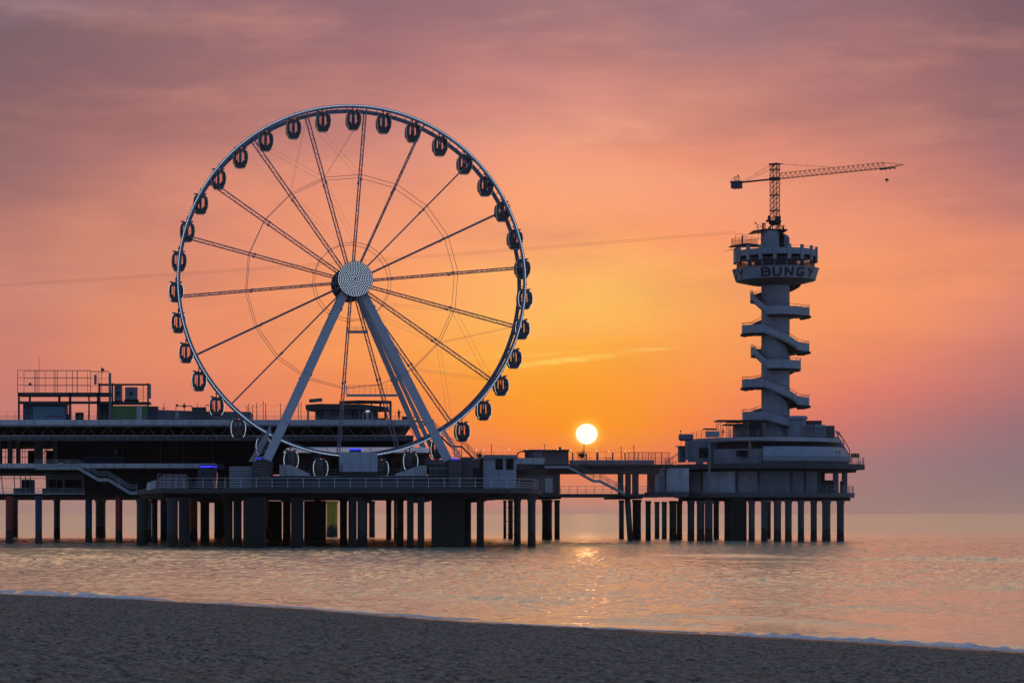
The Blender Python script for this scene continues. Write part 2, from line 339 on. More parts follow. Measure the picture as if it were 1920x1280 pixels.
wo = N.new('ShaderNodeOutputWorld'); L.new(bg.outputs[0], wo.inputs[0])
world.cycles.sampling_method = 'MANUAL'; world.cycles.sample_map_resolution = 2048

sun = bpy.data.lights.new('sun_lamp', 'SUN'); sun.energy = .0018; sun.angle = R(.53); sun.color = (1.0, .48, .16)
so = bpy.data.objects.new('sun_lamp', sun); COL.objects.link(so); so.rotation_euler = (-sd).to_track_quat('-Z', 'Y').to_euler()

# ------------------------------------------------------------------ shoreline (photo pixels -> metres on the water)
def onwater(px, py): Y = CZ * F / (py - PY); return (wx(px, Y), Y)
SH = [onwater(*p) for p in ((0, 1113), (290, 1126), (560, 1141), (830, 1163), (1100, 1178), (1300, 1188), (1500, 1198), (1920, 1223))]
shx = [p[0] for p in SH]; shy = [p[1] for p in SH]
sl0 = (shy[1] - shy[0]) / (shx[1] - shx[0]); sl1 = (shy[-1] - shy[-2]) / (shx[-1] - shx[-2])
shx = [shx[0] - 400] + shx + [shx[-1] + 400]; shy = [shy[0] - 400 * sl0 * .9] + shy + [shy[-1] + 400 * sl1 * .8]
def shoreY(x): return np.interp(x, shx, shy)
def vnoise(x, y, seed=0):
    r = np.random.default_rng(seed); T = r.random((256, 256))
    xi = np.floor(x).astype(int); yi = np.floor(y).astype(int); fx = x - xi; fy = y - yi
    fx = fx * fx * (3 - 2 * fx); fy = fy * fy * (3 - 2 * fy)
    a = T[xi & 255, yi & 255]; b = T[(xi + 1) & 255, yi & 255]; c = T[xi & 255, (yi + 1) & 255]; d = T[(xi + 1) & 255, (yi + 1) & 255]
    return (a * (1 - fx) + b * fx) * (1 - fy) + (c * (1 - fx) + d * fx) * fy - .5
def gridmesh(name, X, Y, Z, material):
    r, c = X.shape; me = bpy.data.meshes.new(name)
    me.vertices.add(r * c); me.vertices.foreach_set('co', np.stack([X, Y, Z], -1).astype(np.float32).ravel())
    i = np.arange(r * c).reshape(r, c); q = np.stack([i[:-1, :-1], i[:-1, 1:], i[1:, 1:], i[1:, :-1]], -1).reshape(-1, 4)
    me.loops.add(q.size); me.loops.foreach_set('vertex_index', q.ravel().astype(np.int32))
    me.polygons.add(len(q)); me.polygons.foreach_set('loop_start', (np.arange(len(q)) * 4).astype(np.int32)); me.polygons.foreach_set('loop_total', np.full(len(q), 4, np.int32))
    me.polygons.foreach_set('use_smooth', np.ones(len(q), bool)); me.update(); me.validate()
    me.materials.append(material); o = bpy.data.objects.new(name, me); COL.objects.link(o); return o

# ------------------------------------------------------------------ sea
m = bpy.data.materials.new('sea_water'); nt2, N2, L2 = nodes(m)
out = N2.new('ShaderNodeOutputMaterial'); b = N2.new('ShaderNodeBsdfPrincipled'); L2.new(b.outputs[0], out.inputs[0])
b.inputs['Base Color'].default_value = (.88, .80, .56, 1); b.inputs['Metallic'].default_value = .6; b.inputs['Roughness'].default_value = .05; b.inputs['IOR'].default_value = 1.6
t2 = N2.new('ShaderNodeTexCoord'); mp = N2.new('ShaderNodeMapping'); mp.inputs['Scale'].default_value = (.8, 1.5, 1); mp.inputs['Rotation'].default_value = (0, 0, R(12)); L2.new(t2.outputs['Object'], mp.inputs[0])
n1 = N2.new('ShaderNodeTexNoise'); n1.inputs['Scale'].default_value = 2.6; n1.inputs['Detail'].default_value = 7; n1.inputs['Roughness'].default_value = .62; L2.new(mp.outputs[0], n1.inputs['Vector'])
bp = N2.new('ShaderNodeBump'); bp.inputs['Strength'].default_value = .9; bp.inputs['Distance'].default_value = .07; L2.new(n1.outputs['Fac'], bp.inputs['Height']); L2.new(bp.outputs[0], b.inputs['Normal'])
g2 = N2.new('ShaderNodeNewGeometry'); s2 = N2.new('ShaderNodeSeparateXYZ'); L2.new(g2.outputs['Position'], s2.inputs[0])
rr2 = N2.new('ShaderNodeMapRange'); rr2.inputs[1].default_value = 180; rr2.inputs[2].default_value = 600; rr2.inputs[3].default_value = .07; rr2.inputs[4].default_value = .34; L2.new(s2.outputs[1], rr2.inputs[0]); L2.new(rr2.outputs[0], b.inputs['Roughness'])
seam = m
ys = [52.0]
while ys[-1] < 150: ys.append(ys[-1] * 1.0016)
while ys[-1] < 420: ys.append(ys[-1] * 1.0021)
while ys[-1] < 1300: ys.append(ys[-1] * 1.0036)
while ys[-1] < 30000: ys.append(ys[-1] * 1.06)
ys = np.array(ys); us = np.concatenate([[-6, -4, -2.5, -1.5, -1, -.7, -.5], np.linspace(-.30, .46, 680), [.65, .85, 1.2, 1.8, 2.8, 4, 6]])
U, YY = np.meshgrid(us, ys); XX = U * (YY + 12); cell = np.maximum(.0011 * YY, np.gradient(ys)[:, None] * .5 + 0 * U)
Z = np.zeros_like(XX); wr = np.random.default_rng(5)
for i in range(64):
    lam = .42 * (2.8 / .42) ** (wr.random() ** 1.1); th = R(-90 + 18) + wr.normal(0, .75); k = 2 * PI / lam
    a = .0074 * lam ** .85 * (.6 + .8 * wr.random()); ph = wr.random() * 6.28
    fade = np.clip((lam / (cell * 2.6) - 1) * 1.5, 0, 1)
    arg = k * (XX * math.cos(th) + YY * math.sin(th)) + ph + 2.0 * vnoise(XX / 25 + i, YY / 25 + i * .37, 3)
    Z += a * fade * (np.sin(arg) + .25 * np.sin(2 * arg + .6))
gust = .75 + .9 * (vnoise(XX / 30, YY / 55, 9) + .5 * vnoise(XX / 9, YY / 18, 10)); Z *= np.clip(gust, .35, 1.5)
sdist = (YY - shoreY(XX)) * .62                    # metres seaward of the waterline
Z *= np.clip(.25 + sdist / 25, .25, 1)
def ridge(x0, x1, off, width, amp, seed):          # a small wave running in, parallel to the beach
    global Z
    d = sdist - off - 2.2 * vnoise(XX / 9, XX * 0 + seed, seed)
    env = np.clip((XX - x0) / 4, 0, 1) * np.clip((x1 - XX) / 4, 0, 1) * (.75 + .9 * vnoise(XX / 3.5, XX * 0 + 3.3, seed + 1))
    front = np.exp(-(np.minimum(d, 0) / (width * .35)) ** 2) * (d < 0) + np.exp(-(np.maximum(d, 0) / width) ** 2) * (d >= 0)
    Z += amp * np.clip(env, 0, 1.3) * front
ridge(-26, -10, 1.6, 1.2, .22, 21); ridge(-3.8, 3.4, 3.0, 1.0, .42, 22); ridge(1, 6.5, 4.2, 1.0, .28, 23)
ridge(14.5, 40, 1.5, 1.3, .30, 24); ridge(8, 16, 4.5, 1.2, .22, 25); ridge(10, 24, 9, 1.5, .2, 26); ridge(0, 13, 16, 1.7, .24, 27); ridge(6, 30, 24, 3, .16, 28)
ridge(30, 75, 112, 3.0, .42, 29); ridge(24, 50, 97, 3, .14, 30); ridge(-60, 20, 60, 4, .22, 31); ridge(-50, 10, 85, 4, .25, 32); ridge(20, 60, 50, 3.5, .22, 33)
Z = np.where(sdist < -1, np.minimum(Z, .02), Z)
sea = gridmesh('sea', XX, YY, Z, seam); sea['kind'] = 'structure'
# water in front of, beside and behind the beach that the fan-shaped sheet does not reach is hidden below the sand

# ------------------------------------------------------------------ beach
m = bpy.data.materials.new('beach_sand'); nt3, N3, L3 = nodes(m)
out = N3.new('ShaderNodeOutputMaterial'); b = N3.new('ShaderNodeBsdfPrincipled'); L3.new(b.outputs[0], out.inputs[0])
t3 = N3.new('ShaderNodeTexCoord')
def n3(s, d=5, r=.6):
    n = N3.new('ShaderNodeTexNoise'); n.inputs['Scale'].default_value = s; n.inputs['Detail'].default_value = d; n.inputs['Roughness'].default_value = r; L3.new(t3.outputs['Object'], n.inputs['Vector']); return n.outputs['Fac']
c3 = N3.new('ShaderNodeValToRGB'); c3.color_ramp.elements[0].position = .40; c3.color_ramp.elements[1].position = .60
c3.color_ramp.elements[0].color = (.036, .032, .027, 1); c3.color_ramp.elements[1].color = (.25, .225, .19, 1); L3.new(n3(6.5, 8, .8), c3.inputs[0])  # speckle of damp sand, with the shade of bumps painted in too
sx3 = N3.new('ShaderNodeSeparateXYZ'); L3.new(t3.outputs['Object'], sx3.inputs[0])
wet = N3.new('ShaderNodeMapRange'); wet.inputs[1].default_value = .08; wet.inputs[2].default_value = .34; wet.inputs[3].default_value = 1; wet.inputs[4].default_value = 0; L3.new(sx3.outputs[2], wet.inputs[0])
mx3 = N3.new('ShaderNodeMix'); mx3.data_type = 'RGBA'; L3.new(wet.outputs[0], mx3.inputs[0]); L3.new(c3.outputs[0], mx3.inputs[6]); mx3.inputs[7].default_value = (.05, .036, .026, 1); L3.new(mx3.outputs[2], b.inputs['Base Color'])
rg = N3.new('ShaderNodeMapRange'); rg.inputs[3].default_value = .92; rg.inputs[4].default_value = .28; L3.new(wet.outputs[0], rg.inputs[0]); L3.new(rg.outputs[0], b.inputs['Roughness'])
b.inputs['Specular IOR Level'].default_value = .15
bp = N3.new('ShaderNodeBump'); bp.inputs['Strength'].default_value = .6; bp.inputs['Distance'].default_value = .04; L3.new(n3(7, 6, .7), bp.inputs['Height']); L3.new(bp.outputs[0], b.inputs['Normal'])
ys = np.concatenate([np.linspace(-120, 25, 30)[:-1], np.arange(25, 150, .13), np.linspace(150, 600, 60)])
us = np.concatenate([np.linspace(-3, -.4, 14)[:-1], np.linspace(-.4, .48, 560), np.linspace(.48, 3, 14)[1:]])
U, YY = np.meshgrid(us, ys); XX = U * (np.maximum(YY, 0) + 40)
s = (shoreY(XX) - YY) * .62
H = np.where(s > 0, .052 * s - .00008 * s ** 2, .06 * s); H = np.where(s > 60, .052 * 60 - .00008 * 3600 + 0 * s, H)
rough = np.clip((s - .6) / 2.5, 0, 1)
bumps = .06 * vnoise(XX / .42, YY / .42, 41) + .09 * vnoise(XX / .2, YY / .2, 42) + .06 * vnoise(XX / 1.6, YY / 1.1, 43) + .06 * vnoise(XX / 7, YY / 5, 44)
pits = np.minimum(vnoise(XX / .55 + 9, YY / .5, 45) + .22, 0) * .4        # footprints and scuffs
H = H + rough * (bumps + pits) + (1 - rough) * .02 * vnoise(XX / 1.5, YY / 1.5, 46) + .03
H = np.where(s < -4, -1.5, H)
beach = gridmesh('beach', XX, YY, H, m); beach['kind'] = 'structure'

# ------------------------------------------------------------------ foam of the small waves breaking on the sand
foamm = mat('sea_foam', (.92, .84, .80), .7, var=.5, scale=11, bump=.6, spec=.3)
def foam(x0, x1, off, w, h, seed, name='foam', broken=.0):
    n = int((x1 - x0) / .06); ts = np.linspace(x0, x1, n); m_ = 9
    mb = MB(); cx = ts; cy = shoreY(ts) + off / .62 + .0
    wv = .6 * vnoise(ts / 1.3, ts * 0 + seed, seed) + .8 * vnoise(ts / .4, ts * 0 + seed, seed + 1) + .5 * vnoise(ts / .15, ts * 0 + seed, seed + 3)
    off2 = 1.6 * vnoise(ts / 2.6, ts * 0 + 7, seed + 2)
    ends = np.clip((ts - x0) / 2.5, 0, 1) * np.clip((x1 - ts) / 2.5, 0, 1)
    width = np.maximum(w * (1 + 1.1 * wv) * ends, .02); hh = np.maximum(h * (1 + 1.7 * wv) * ends, .015)
    X = np.zeros((n, m_)); Y = np.zeros((n, m_)); Zz = np.zeros((n, m_))
    for j in range(m_):
        t = j / (m_ - 1) * 2 - 1
        X[:, j] = cx + .61 * (off2 + t * width); Y[:, j] = cy + .79 * (off2 + t * width)
        Zz[:, j] = .03 + hh * (1 - t * t) * (1 + .8 * vnoise(ts / .3, ts * 0 + j * 1.7, seed + 5)) 
        if j in (0, m_ - 1): Zz[:, j] = -.1
        if broken: Zz[:, j] -= np.where(vnoise(ts / .9, ts * 0 + j * .6, seed + 8) < broken - .5, .3, 0)
    o = gridmesh(name, X, Y, Zz, foamm); o['kind'] = 'stuff'; return o
f1 = foam(-34, -9.8, .9, .45, .11, 61, broken=.16); f1['label'] = 'white foam of a small wave breaking on the sand at the left'
f2 = foam(-12, 13, .2, .12, .02, 62, broken=.34); f2['label'] = 'thin broken line of foam where the sea meets the sand'
f3 = foam(-5, 5, .9, .22, .035, 63, broken=.34); f3['label'] = 'patchy foam behind the little crests left of the sun glitter'
f4 = foam(13.5, 45, .7, .42, .08, 64, broken=.24); f4['label'] = 'bright lumpy foam of the wave breaking at the right'
f5 = foam(6, 14, .4, .14, .03, 65, broken=.4); f5['label'] = 'faint foam edge below the reflection of the tower'
for f in (f1, f2, f3, f4, f5): f['category'] = 'foam'
# ================================================================== FERRIS WHEEL
PSI = R(6.8); TV = Vector((math.cos(PSI), math.sin(PSI), 0)); AV = Vector((-math.sin(PSI), math.cos(PSI), 0)); UP = Vector((0, 0, 1))
WC = W(659.5, 528.7, 310.0); RW = 24.04; HW = 1.65
def wp(ang, r, a): return WC + TV * (r * math.sin(ang)) + UP * (r * math.cos(ang)) + AV * a      # ang clockwise from the top
wheel = thing('ferris_wheel', 'giant white ferris wheel with lit rim and dark glass gondolas on the pier', 'ferris wheel', (WC.x, WC.y, 7.96))
def ring(mb, r0, r1, a0, a1, n=216):
    vs = []; fs = []
    for i in range(n):
        t = 2 * PI * i / n; vs += [wp(t, r0, a0), wp(t, r1, a0), wp(t, r1, a1), wp(t, r0, a1)]
    for i in range(n):
        j = (i + 1) % n
        for q in range(4): fs.append((i * 4 + q, j * 4 + q, j * 4 + (q + 1) % 4, i * 4 + (q + 1) % 4))
    return mb.add(vs, fs)
rimm = mat('rim_paint', (.13, .17, .25), .45, var=.15)
rf = MB(); ring(rf, RW - .26, RW + .20, -HW - .14, -HW + .14); part('rim', rf, rimm, wheel)
rb = MB(); ring(rb, RW - .42, RW + .10, HW - .14, HW + .14); part('rim', rb, rimm, wheel)
mb = MB()
for i in range(108):
    t = 2 * PI * (i + .5) / 108
    mb.bar(wp(t, RW - .1, -HW), wp(t, RW - .1, HW), .05)
    if i % 3 == 0: mb.bar(wp(t, RW - .1, -HW), wp(t + 2 * PI / 108, RW - .1, HW), .035)
part('rim_brace', mb, spokem, wheel, label='cross members between the two rims', stuff=True)
mb = MB()                                                     # the lamps along the front rim
n = 700
for i in range(n):
    t = 2 * PI * i / n; s_ = .048
    if abs((math.degrees(t) - 180 + 3)) < 2.2: continue
    c = wp(t, RW + .06, -HW - .16); a = (TV * math.cos(t) - UP * math.sin(t)); b_ = (TV * math.sin(t) + UP * math.cos(t))
    mb.obox(c, a * s_, AV * .02, b_ * s_)
part('rim_light', mb, ledm, wheel, label='dotted line of white lamps round the rim', stuff=True)
# spokes: 18 flat lattice trusses
for k in range(18):
    t = R(4.5 + 20 * k); mb = MB()
    for a in (-HW, HW): mb.bar(wp(t, 1.6, a * .8), wp(t, RW - .3, a), .088, 5)
    nn = 15
    for i in range(nn):
        r0 = 2.2 + (RW - 3) * i / nn; r1 = 2.2 + (RW - 3) * (i + 1) / nn
        f0 = .8 + .2 * r0 / RW; f1_ = .8 + .2 * r1 / RW; sgn = 1 if i % 2 else -1
        mb.bar(wp(t, r0, -HW * f0 * sgn), wp(t, r1, HW * f1_ * sgn), .034)
        mb.bar(wp(t, r1, -HW * f1_), wp(t, r1, HW * f1_), .034)
    for a in (-HW, HW): mb.bar(wp(t, 13.8, a * .93), wp(t, 14.1, a * .93), .16, 6)
    part('spoke', mb, spokem, wheel)
for rr, nm in ((14.7, 'tie_ring'), (5.35, 'tie_ring')):
    for a in (-HW * .94, HW * .94):
        mb = MB()
        for k in range(18): mb.bar(wp(R(4.5 + 20 * k), rr, a), wp(R(24.5 + 20 * k), rr, a), .042, 4)
        part(nm, mb, spokem, wheel)
for a in (-HW, HW):
    for ks in ((16, 17), (5, 6)):
        mb = MB()
        for k in ks:
            t0 = R(4.5 + 20 * k); t1 = R(24.5 + 20 * k)
            mb.bar(wp(t0, RW - .4, a), wp(t1, 14.7, a), .016, 3); mb.bar(wp(t1, RW - .4, a), wp(t0, 14.7, a), .016, 3)
            mb.bar(wp(t0, 14.5, a), wp(t1, 5.4, a), .014, 3)
        part('bracing_cable', mb, spokem, wheel)
# hub
def drum(mb, r, a0, a1, n=40):
    vs = []
    for a in (a0, a1):
        for i in range(n): vs.append(wp(2 * PI * i / n, r, a))
    fs = [(i, (i + 1) % n, n + (i + 1) % n, n + i) for i in range(n)] + [tuple(range(n)), tuple(range(2 * n - 1, n - 1, -1))]
    return mb.add(vs, fs)
mb = MB(); drum(mb, 1.55, -3.95, 3.75); drum(mb, 2.15, -HW - .3, -HW + .1); drum(mb, 2.15, HW - .1, HW + .3); part('hub', mb, darksteel, wheel)
DA = 4.1
d1 = MB(); drum(d1, 2.44, -DA - .12, -DA + .12); d1o = part('hub_disc', d1, mat('hub_blue', (.008, .02, .06), .35, var=.2), wheel, label='round blue disc facing the beach, covered in white lamps')
d2 = MB(); drum(d2, 2.44, DA - .12, DA + .12); part('hub_disc', d2, darksteel, wheel, label='dark rear disc')
def dots(mb, a, s_, rings, rmax):
    for q in range(1, rings + 1):
        r = rmax * q / rings; n = max(6, int(round(2 * PI * r / (rmax / rings) / 1.02)))
        for i in range(n):
            t = 2 * PI * i / n + q * .3; c = wp(t, r, a); mb.obox(c, TV * s_, AV * .02, UP * s_)
mb = MB(); dots(mb, -DA - .14, .038, 10, 2.30); part('hub_light', mb, emit('led_hub', (.66, .82, 1.0), 1.7), wheel, stuff=True)
mb = MB()
for q in range(5):
    for i in range(60): c = wp(2 * PI * i / 60 + q * .05, 2.45, -DA + .2 + q * .5) if False else wp(2 * PI * i / 60 + q * .05, 2.05 + q * .08, DA - .15); mb.obox(c, TV * .03, AV * .02, UP * .03)
part('hub_light', mb, mat('unlit_lamp', (.25, .28, .35), .4), wheel, stuff=True)
# legs
FZ = 11.75
def foot(s, a): return Vector((WC.x, WC.y, 0)) + TV * (12.35 * s) + AV * a + UP * FZ
def leg(mb, top, bot, w0, w1, d=.5):
    dirv = (bot - top).normalized(); side = Vector((dirv.z, 0, -dirv.x)).normalized(); dep = dirv.cross(side).normalized()
    vs = []
    for c, w in ((top, w0), (top.lerp(bot, .55), (w0 + w1) * .53), (bot, w1)):
        for q in ((-1, -1), (1, -1), (1, 1), (-1, 1)): vs.append(c + side * (w * q[0]) + dep * (d * q[1]))
    fs = [(3, 2, 1, 0), (8, 9, 10, 11)]
    for l in (0, 4):
        for q in range(4): fs.append((l + q, l + (q + 1) % 4, l + 4 + (q + 1) % 4, l + 4 + q))
    mb.add(vs, fs)
    for f in (.12, .5, .78):                                 # flanges where the sections bolt together
        c = top.lerp(bot, f); w = w0 + (w1 - w0) * f
        mb.obox(c, side * (w + .12), dep * (d + .08), dirv * .09)
for s in (-1, 1):
    mb = MB(); top = wp(0, 0, -2.6) + TV * (.9 * s) - UP * 1.0; leg(mb, top, foot(s, -7), .52, .60)
    for i in range(30):
        c = top.lerp(foot(s, -7), .08 + .03 * i) + TV * (s * .78); mb.bar(c, c + TV * (s * .14), .03)
    part('support_leg', mb, wheelwhite, wheel)
    mb = MB(); top = wp(0, 0, 3.3) + TV * (1.1 * s) - UP * 1.4; leg(mb, top, foot(s, 9) - TV * (s * (.85 if s < 0 else 0)), .34, .38); part('support_leg', mb, wheelwhite, wheel)
    # lattice raker behind each near leg
    mb = MB(); a_ = wp(0, 0, -1.2) + TV * (1.1 * s) - UP * 2; b_ = foot(s, 1.6)
    if s > 0: leg(mb, a_, b_, .20, .30, .3); part('support_leg', mb, wheelwhite, wheel)
    mb = MB(); f0 = foot(s, -7); 
    for q in range(4):
        mb.bar(f0 + TV * (s * (1.6 + q * .25)) - UP * .2, f0 + TV * (s * (-.6)) + UP * (3.8 + q * .3) + AV * .3 * q, .07)
        mb.bar(f0 + TV * (s * 1.7) + UP * (.6 * q), f0 + TV * (s * .5) + UP * (.6 * q + .5), .05)
    part('foot_stay', mb, wheelwhite, wheel)
# service catwalks between the legs
for (a, b_, yt, yb, n) in ((652, 690, 612, 622, 3), (650, 745, 722, 741, 9)):
    Y = 311; mb = MB(); mb.pbox(a, b_, yb - 2.5, yb + 1.5, Y - .5, Y + .7); mb.bar(W(a, yt, Y - .5), W(a, yb, Y - .5), .09)
    cw = part('catwalk', mb, wheelwhite, wheel)
    mb = MB(); prailing(mb, a + 3, b_, yt, yb - 2, Y - .5, n, r=.022, pr=.025); part('handrail', mb, spokem, cw)
# gondolas
GC = Vector((0, 0, 0))
def gp(x, y, z): return TV * x + AV * y + UP * z
gsh = MB()
prof = [(.50, -1.36), (.66, -1.34), (.80, -1.12), (.90, -.75)]
def sq(mb, prof, n=16, cap=(True, True), pw=.62):
    vs = []
    for r, z in prof:
        for i in range(n):
            t = 2 * PI * (i + .5) / n; c, s_ = math.cos(t), math.sin(t)
            vs.append(gp(r * math.copysign(abs(c) ** pw, c) * 1.02, r * math.copysign(abs(s_) ** pw, s_) * 1.0, z))
    fs = []
    for l in range(len(prof) - 1):
        for i in range(n): fs.append((l * n + i, l * n + (i + 1) % n, (l + 1) * n + (i + 1) % n, (l + 1) * n + i))
    if cap[0]: fs.append(tuple(range(n - 1, -1, -1)))
    if cap[1]: fs.append(tuple(range((len(prof) - 1) * n, len(prof) * n)))
    return mb.add(vs, fs)
sq(gsh, prof); 
sq(gsh, [(.86, .82), (.76, 1.02), (.55, 1.13), (.45, 1.15)])
def pillar(mb, x0, x1, side):                                # curved mullions on the front and back of the cabin
    zs = [-.78, -.4, 0, .4, .84]; rr = [.90, .955, .97, .945, .86]
    for q in range(4):
        for y in (side,):
            v0, v1 = rr[q], rr[q + 1]; k0, k1 = v0 / .97, v1 / .97
            vs = [gp(x0 * k0, y * v0, zs[q]), gp(x1 * k0, y * v0, zs[q]), gp(x1 * k1, y * v1, zs[q + 1]), gp(x0 * k1, y * v1, zs[q + 1]),
                  gp(x0 * k0, y * (v0 - .1), zs[q]), gp(x1 * k0, y * (v0 - .1), zs[q]), gp(x1 * k1, y * (v1 - .1), zs[q + 1]), gp(x0 * k1, y * (v1 - .1), zs[q + 1])]
            mb.add(vs, [(0, 1, 2, 3), (4, 7, 6, 5), (0, 3, 7, 4), (1, 5, 6, 2)])
for sd_ in (-1, 1):
    for x0, x1 in ((-.97, -.62), (-.115, .115), (.62, .97)): pillar(gsh, x0, x1, sd_)
    pillar(gsh, -.36, -.30, sd_) if sd_ == 1 else None
    for x in (-1, 1):                                        # side walls
        zs = [-.78, -.4, 0, .4, .84]; rr = [.90, .955, .97, .945, .86]
        for q in range(4): gsh.add([gp(x * rr[q] * 1.02, sd_ * rr[q] * .98, zs[q]), gp(x * rr[q + 1] * 1.02, sd_ * rr[q + 1] * .98, zs[q + 1]), gp(x * rr[q + 1] * 1.02, sd_ * .25, zs[q + 1]), gp(x * rr[q] * 1.02, sd_ * .25, zs[q])], [(0, 1, 2, 3)])
seat = MB()
for x in (-.55, .55): seat.obox(gp(x, 0, -.62), TV * .22, AV * .6, UP * .16); seat.obox(gp(x * 1.3, 0, -.3), TV * .05, AV * .6, UP * .3)
table = MB(); table.obox(gp(0, 0, -.35), TV * .07, AV * .07, UP * .5)
glass = MB(); sq(glass, [(.895, -.78), (.945, -.4), (.96, 0), (.935, .4), (.855, .84)], cap=(False, False))
roofm = MB(); roofm.obox(gp(0, 0, 1.2), TV * .62, AV * .45, UP * .09)
for x in (-.55, .55): roofm.obox(gp(x * 1.15, 0, 1.33), TV * .22, AV * .28, UP * .07)
hang = MB(); hang.bar(gp(0, 0, 1.2), gp(0, 0, 1.86), .09, 6); hang.bar(gp(0, -HW, 1.84), gp(0, HW, 1.84), .07, 6)
floorp = MB(); floorp.obox(gp(0, 0, -1.42), TV * .5, AV * .5, UP * .03)
trims = []
for x in (-1, 1):
    trim = MB(); trims.append(trim)
    pr = [(.66, -1.22), (.86, -.92), (.97, -.5), (1.02, 0), (.98, .42), (.86, .86), (.74, .98)]
    for (r0, z0), (r1, z1) in zip(pr[:-1], pr[1:]): trim.bar(gp(x * r0, -.93 * (r0 / 1.02), z0), gp(x * r1, -.93 * (r1 / 1.02), z1), .028, 5, caps=False)
trimsteel = mat('dim_trim', (.35, .38, .42), .4)
lamp = MB(); lamp.ball(gp(.12, -.5, 1.26), .05, 6)
ORG['_g'] = Vector((0, 0, 0))
def gmesh(nm, mb, m_, smooth=False): return mkmesh(nm, mb, m_, Vector((0, 0, 0)), smooth)
GM = [('glazing', gmesh('glazing', glass, cabglass, True)), ('seat', gmesh('seat', seat, cabinm)), ('table', gmesh('table', table, cabinm)),
      ('roof', gmesh('roof', roofm, steel)), ('hanger', gmesh('hanger', hang, steel)), ('bumper', gmesh('bumper', floorp, white)), ('beacon', gmesh('beacon', lamp, redled))]
trim_on = [gmesh('light_trim', q, ledtrim) for q in trims]; trim_mid = [gmesh('light_trim', q, emit('led_trim_low', (.75, .9, .92), .2)) for q in trims]
shell = gmesh('gondola', gsh, cabinm)
for k in range(36):
    t = R(.5 + 10 * k); piv = wp(t, RW + .24, 0); pos = piv - UP * 1.84
    g = bpy.data.objects.new('gondola', shell); COL.objects.link(g); g.parent = wheel; g.location = pos - ORG['ferris_wheel']
    for nm, me in GM:
        c = bpy.data.objects.new(nm, me); COL.objects.link(c); c.parent = g
    zrel = math.cos(t)
    for me in (trim_on if zrel < .15 else trim_mid): c = bpy.data.objects.new('light_trim', me); COL.objects.link(c); c.parent = g

# ================================================================== WHEEL PLATFORM
DZ = 7.96                                                     # deck level
plat = thing('wheel_platform', 'broad concrete pier platform on thick dark piles carrying the ferris wheel', 'pier platform', (-8, 322, 0))
def X(px, Y): return wx(px, Y)
outl = [(X(300, 302), 302.5), (X(420, 300), 300), (X(560, 300), 300), (X(885, 300), 300), (X(955, 301), 301), (X(1000, 309), 309), (X(1017, 322), 322), (X(1005, 340), 340), (X(960, 352), 352),
        (X(300, 352), 352), (X(262, 340), 340), (X(258, 322), 322), (X(270, 310), 310)]
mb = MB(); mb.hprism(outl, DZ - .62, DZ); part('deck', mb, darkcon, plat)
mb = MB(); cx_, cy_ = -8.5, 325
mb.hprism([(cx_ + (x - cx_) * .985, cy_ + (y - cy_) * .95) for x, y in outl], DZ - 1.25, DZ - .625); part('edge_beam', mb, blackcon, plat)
mb = MB()
for q in (370, 535, 690, 800, 905):
    mb.box(X(q, 301) - .55, X(q, 301) + .55, 301.8, 350, DZ - 1.75, DZ - 1.255)
part('cross_beam', mb, blackcon, plat)
rl = MB()
a = 310; 
railing(rl, (X(300, 302.7), 302.7, DZ), (X(360, 301.4), 301.4, DZ), 1.35, 4, (1.0, .62, .38, .15), .032, .045)
railing(rl, (X(360, 301.4), 301.4, DZ), (X(422, 300.2), 300.2, DZ), 1.35, 3, (1.0, .62, .38, .15), .032, .045)
railing(rl, (X(422, 300.2), 300.2, DZ), (X(950, 300.6), 300.6, DZ), 1.35, 18, (1.0, .57, .25), .034, .052)
railing(rl, (X(950, 300.6), 300.6, DZ), (X(996, 308.6), 308.6, DZ), 1.35, 2, (1.0, .62, .38, .15), .034, .045)
railing(rl, (X(996, 308.6), 308.6, DZ), (X(1009, 322), 322, DZ), 1.35, 3, (1.0, .62, .38, .15), .034, .045)
part('railing', rl, railm, plat)
rl = MB(); railing(rl, (X(295, 304), 305, DZ), (X(352, 318), 318, DZ), 2.0, 5, (1.0, .5, .25, .1), .03, .04); part('railing', rl, railm, plat, label='older railing at the left end')
def pile(parent, a, b_, base, top, m_, square=False, sink=1.2, taper=0, r_scale=1):
    Y = CZ * F / (base - PY); c = (a + b_) / 2; r = (b_ - a) / 2 * Y / F * r_scale; x = wx(c, Y); mb = MB()
    if square: mb.box(x - r, x + r, Y, Y + max(2 * r, 1.2), -sink, top)
    else:
        mb.lathe((x, Y + r), [(0, -sink), (r * 1.02, -sink), (r * 1.02, .9), (r * .98, 1.3), (r * .98, top - .5), (r * 1.12, top - .45), (r * 1.12, top), (0, top)], 16)
    return part('pile', mb, m_, parent, smooth=False)
pt = DZ - 1.26
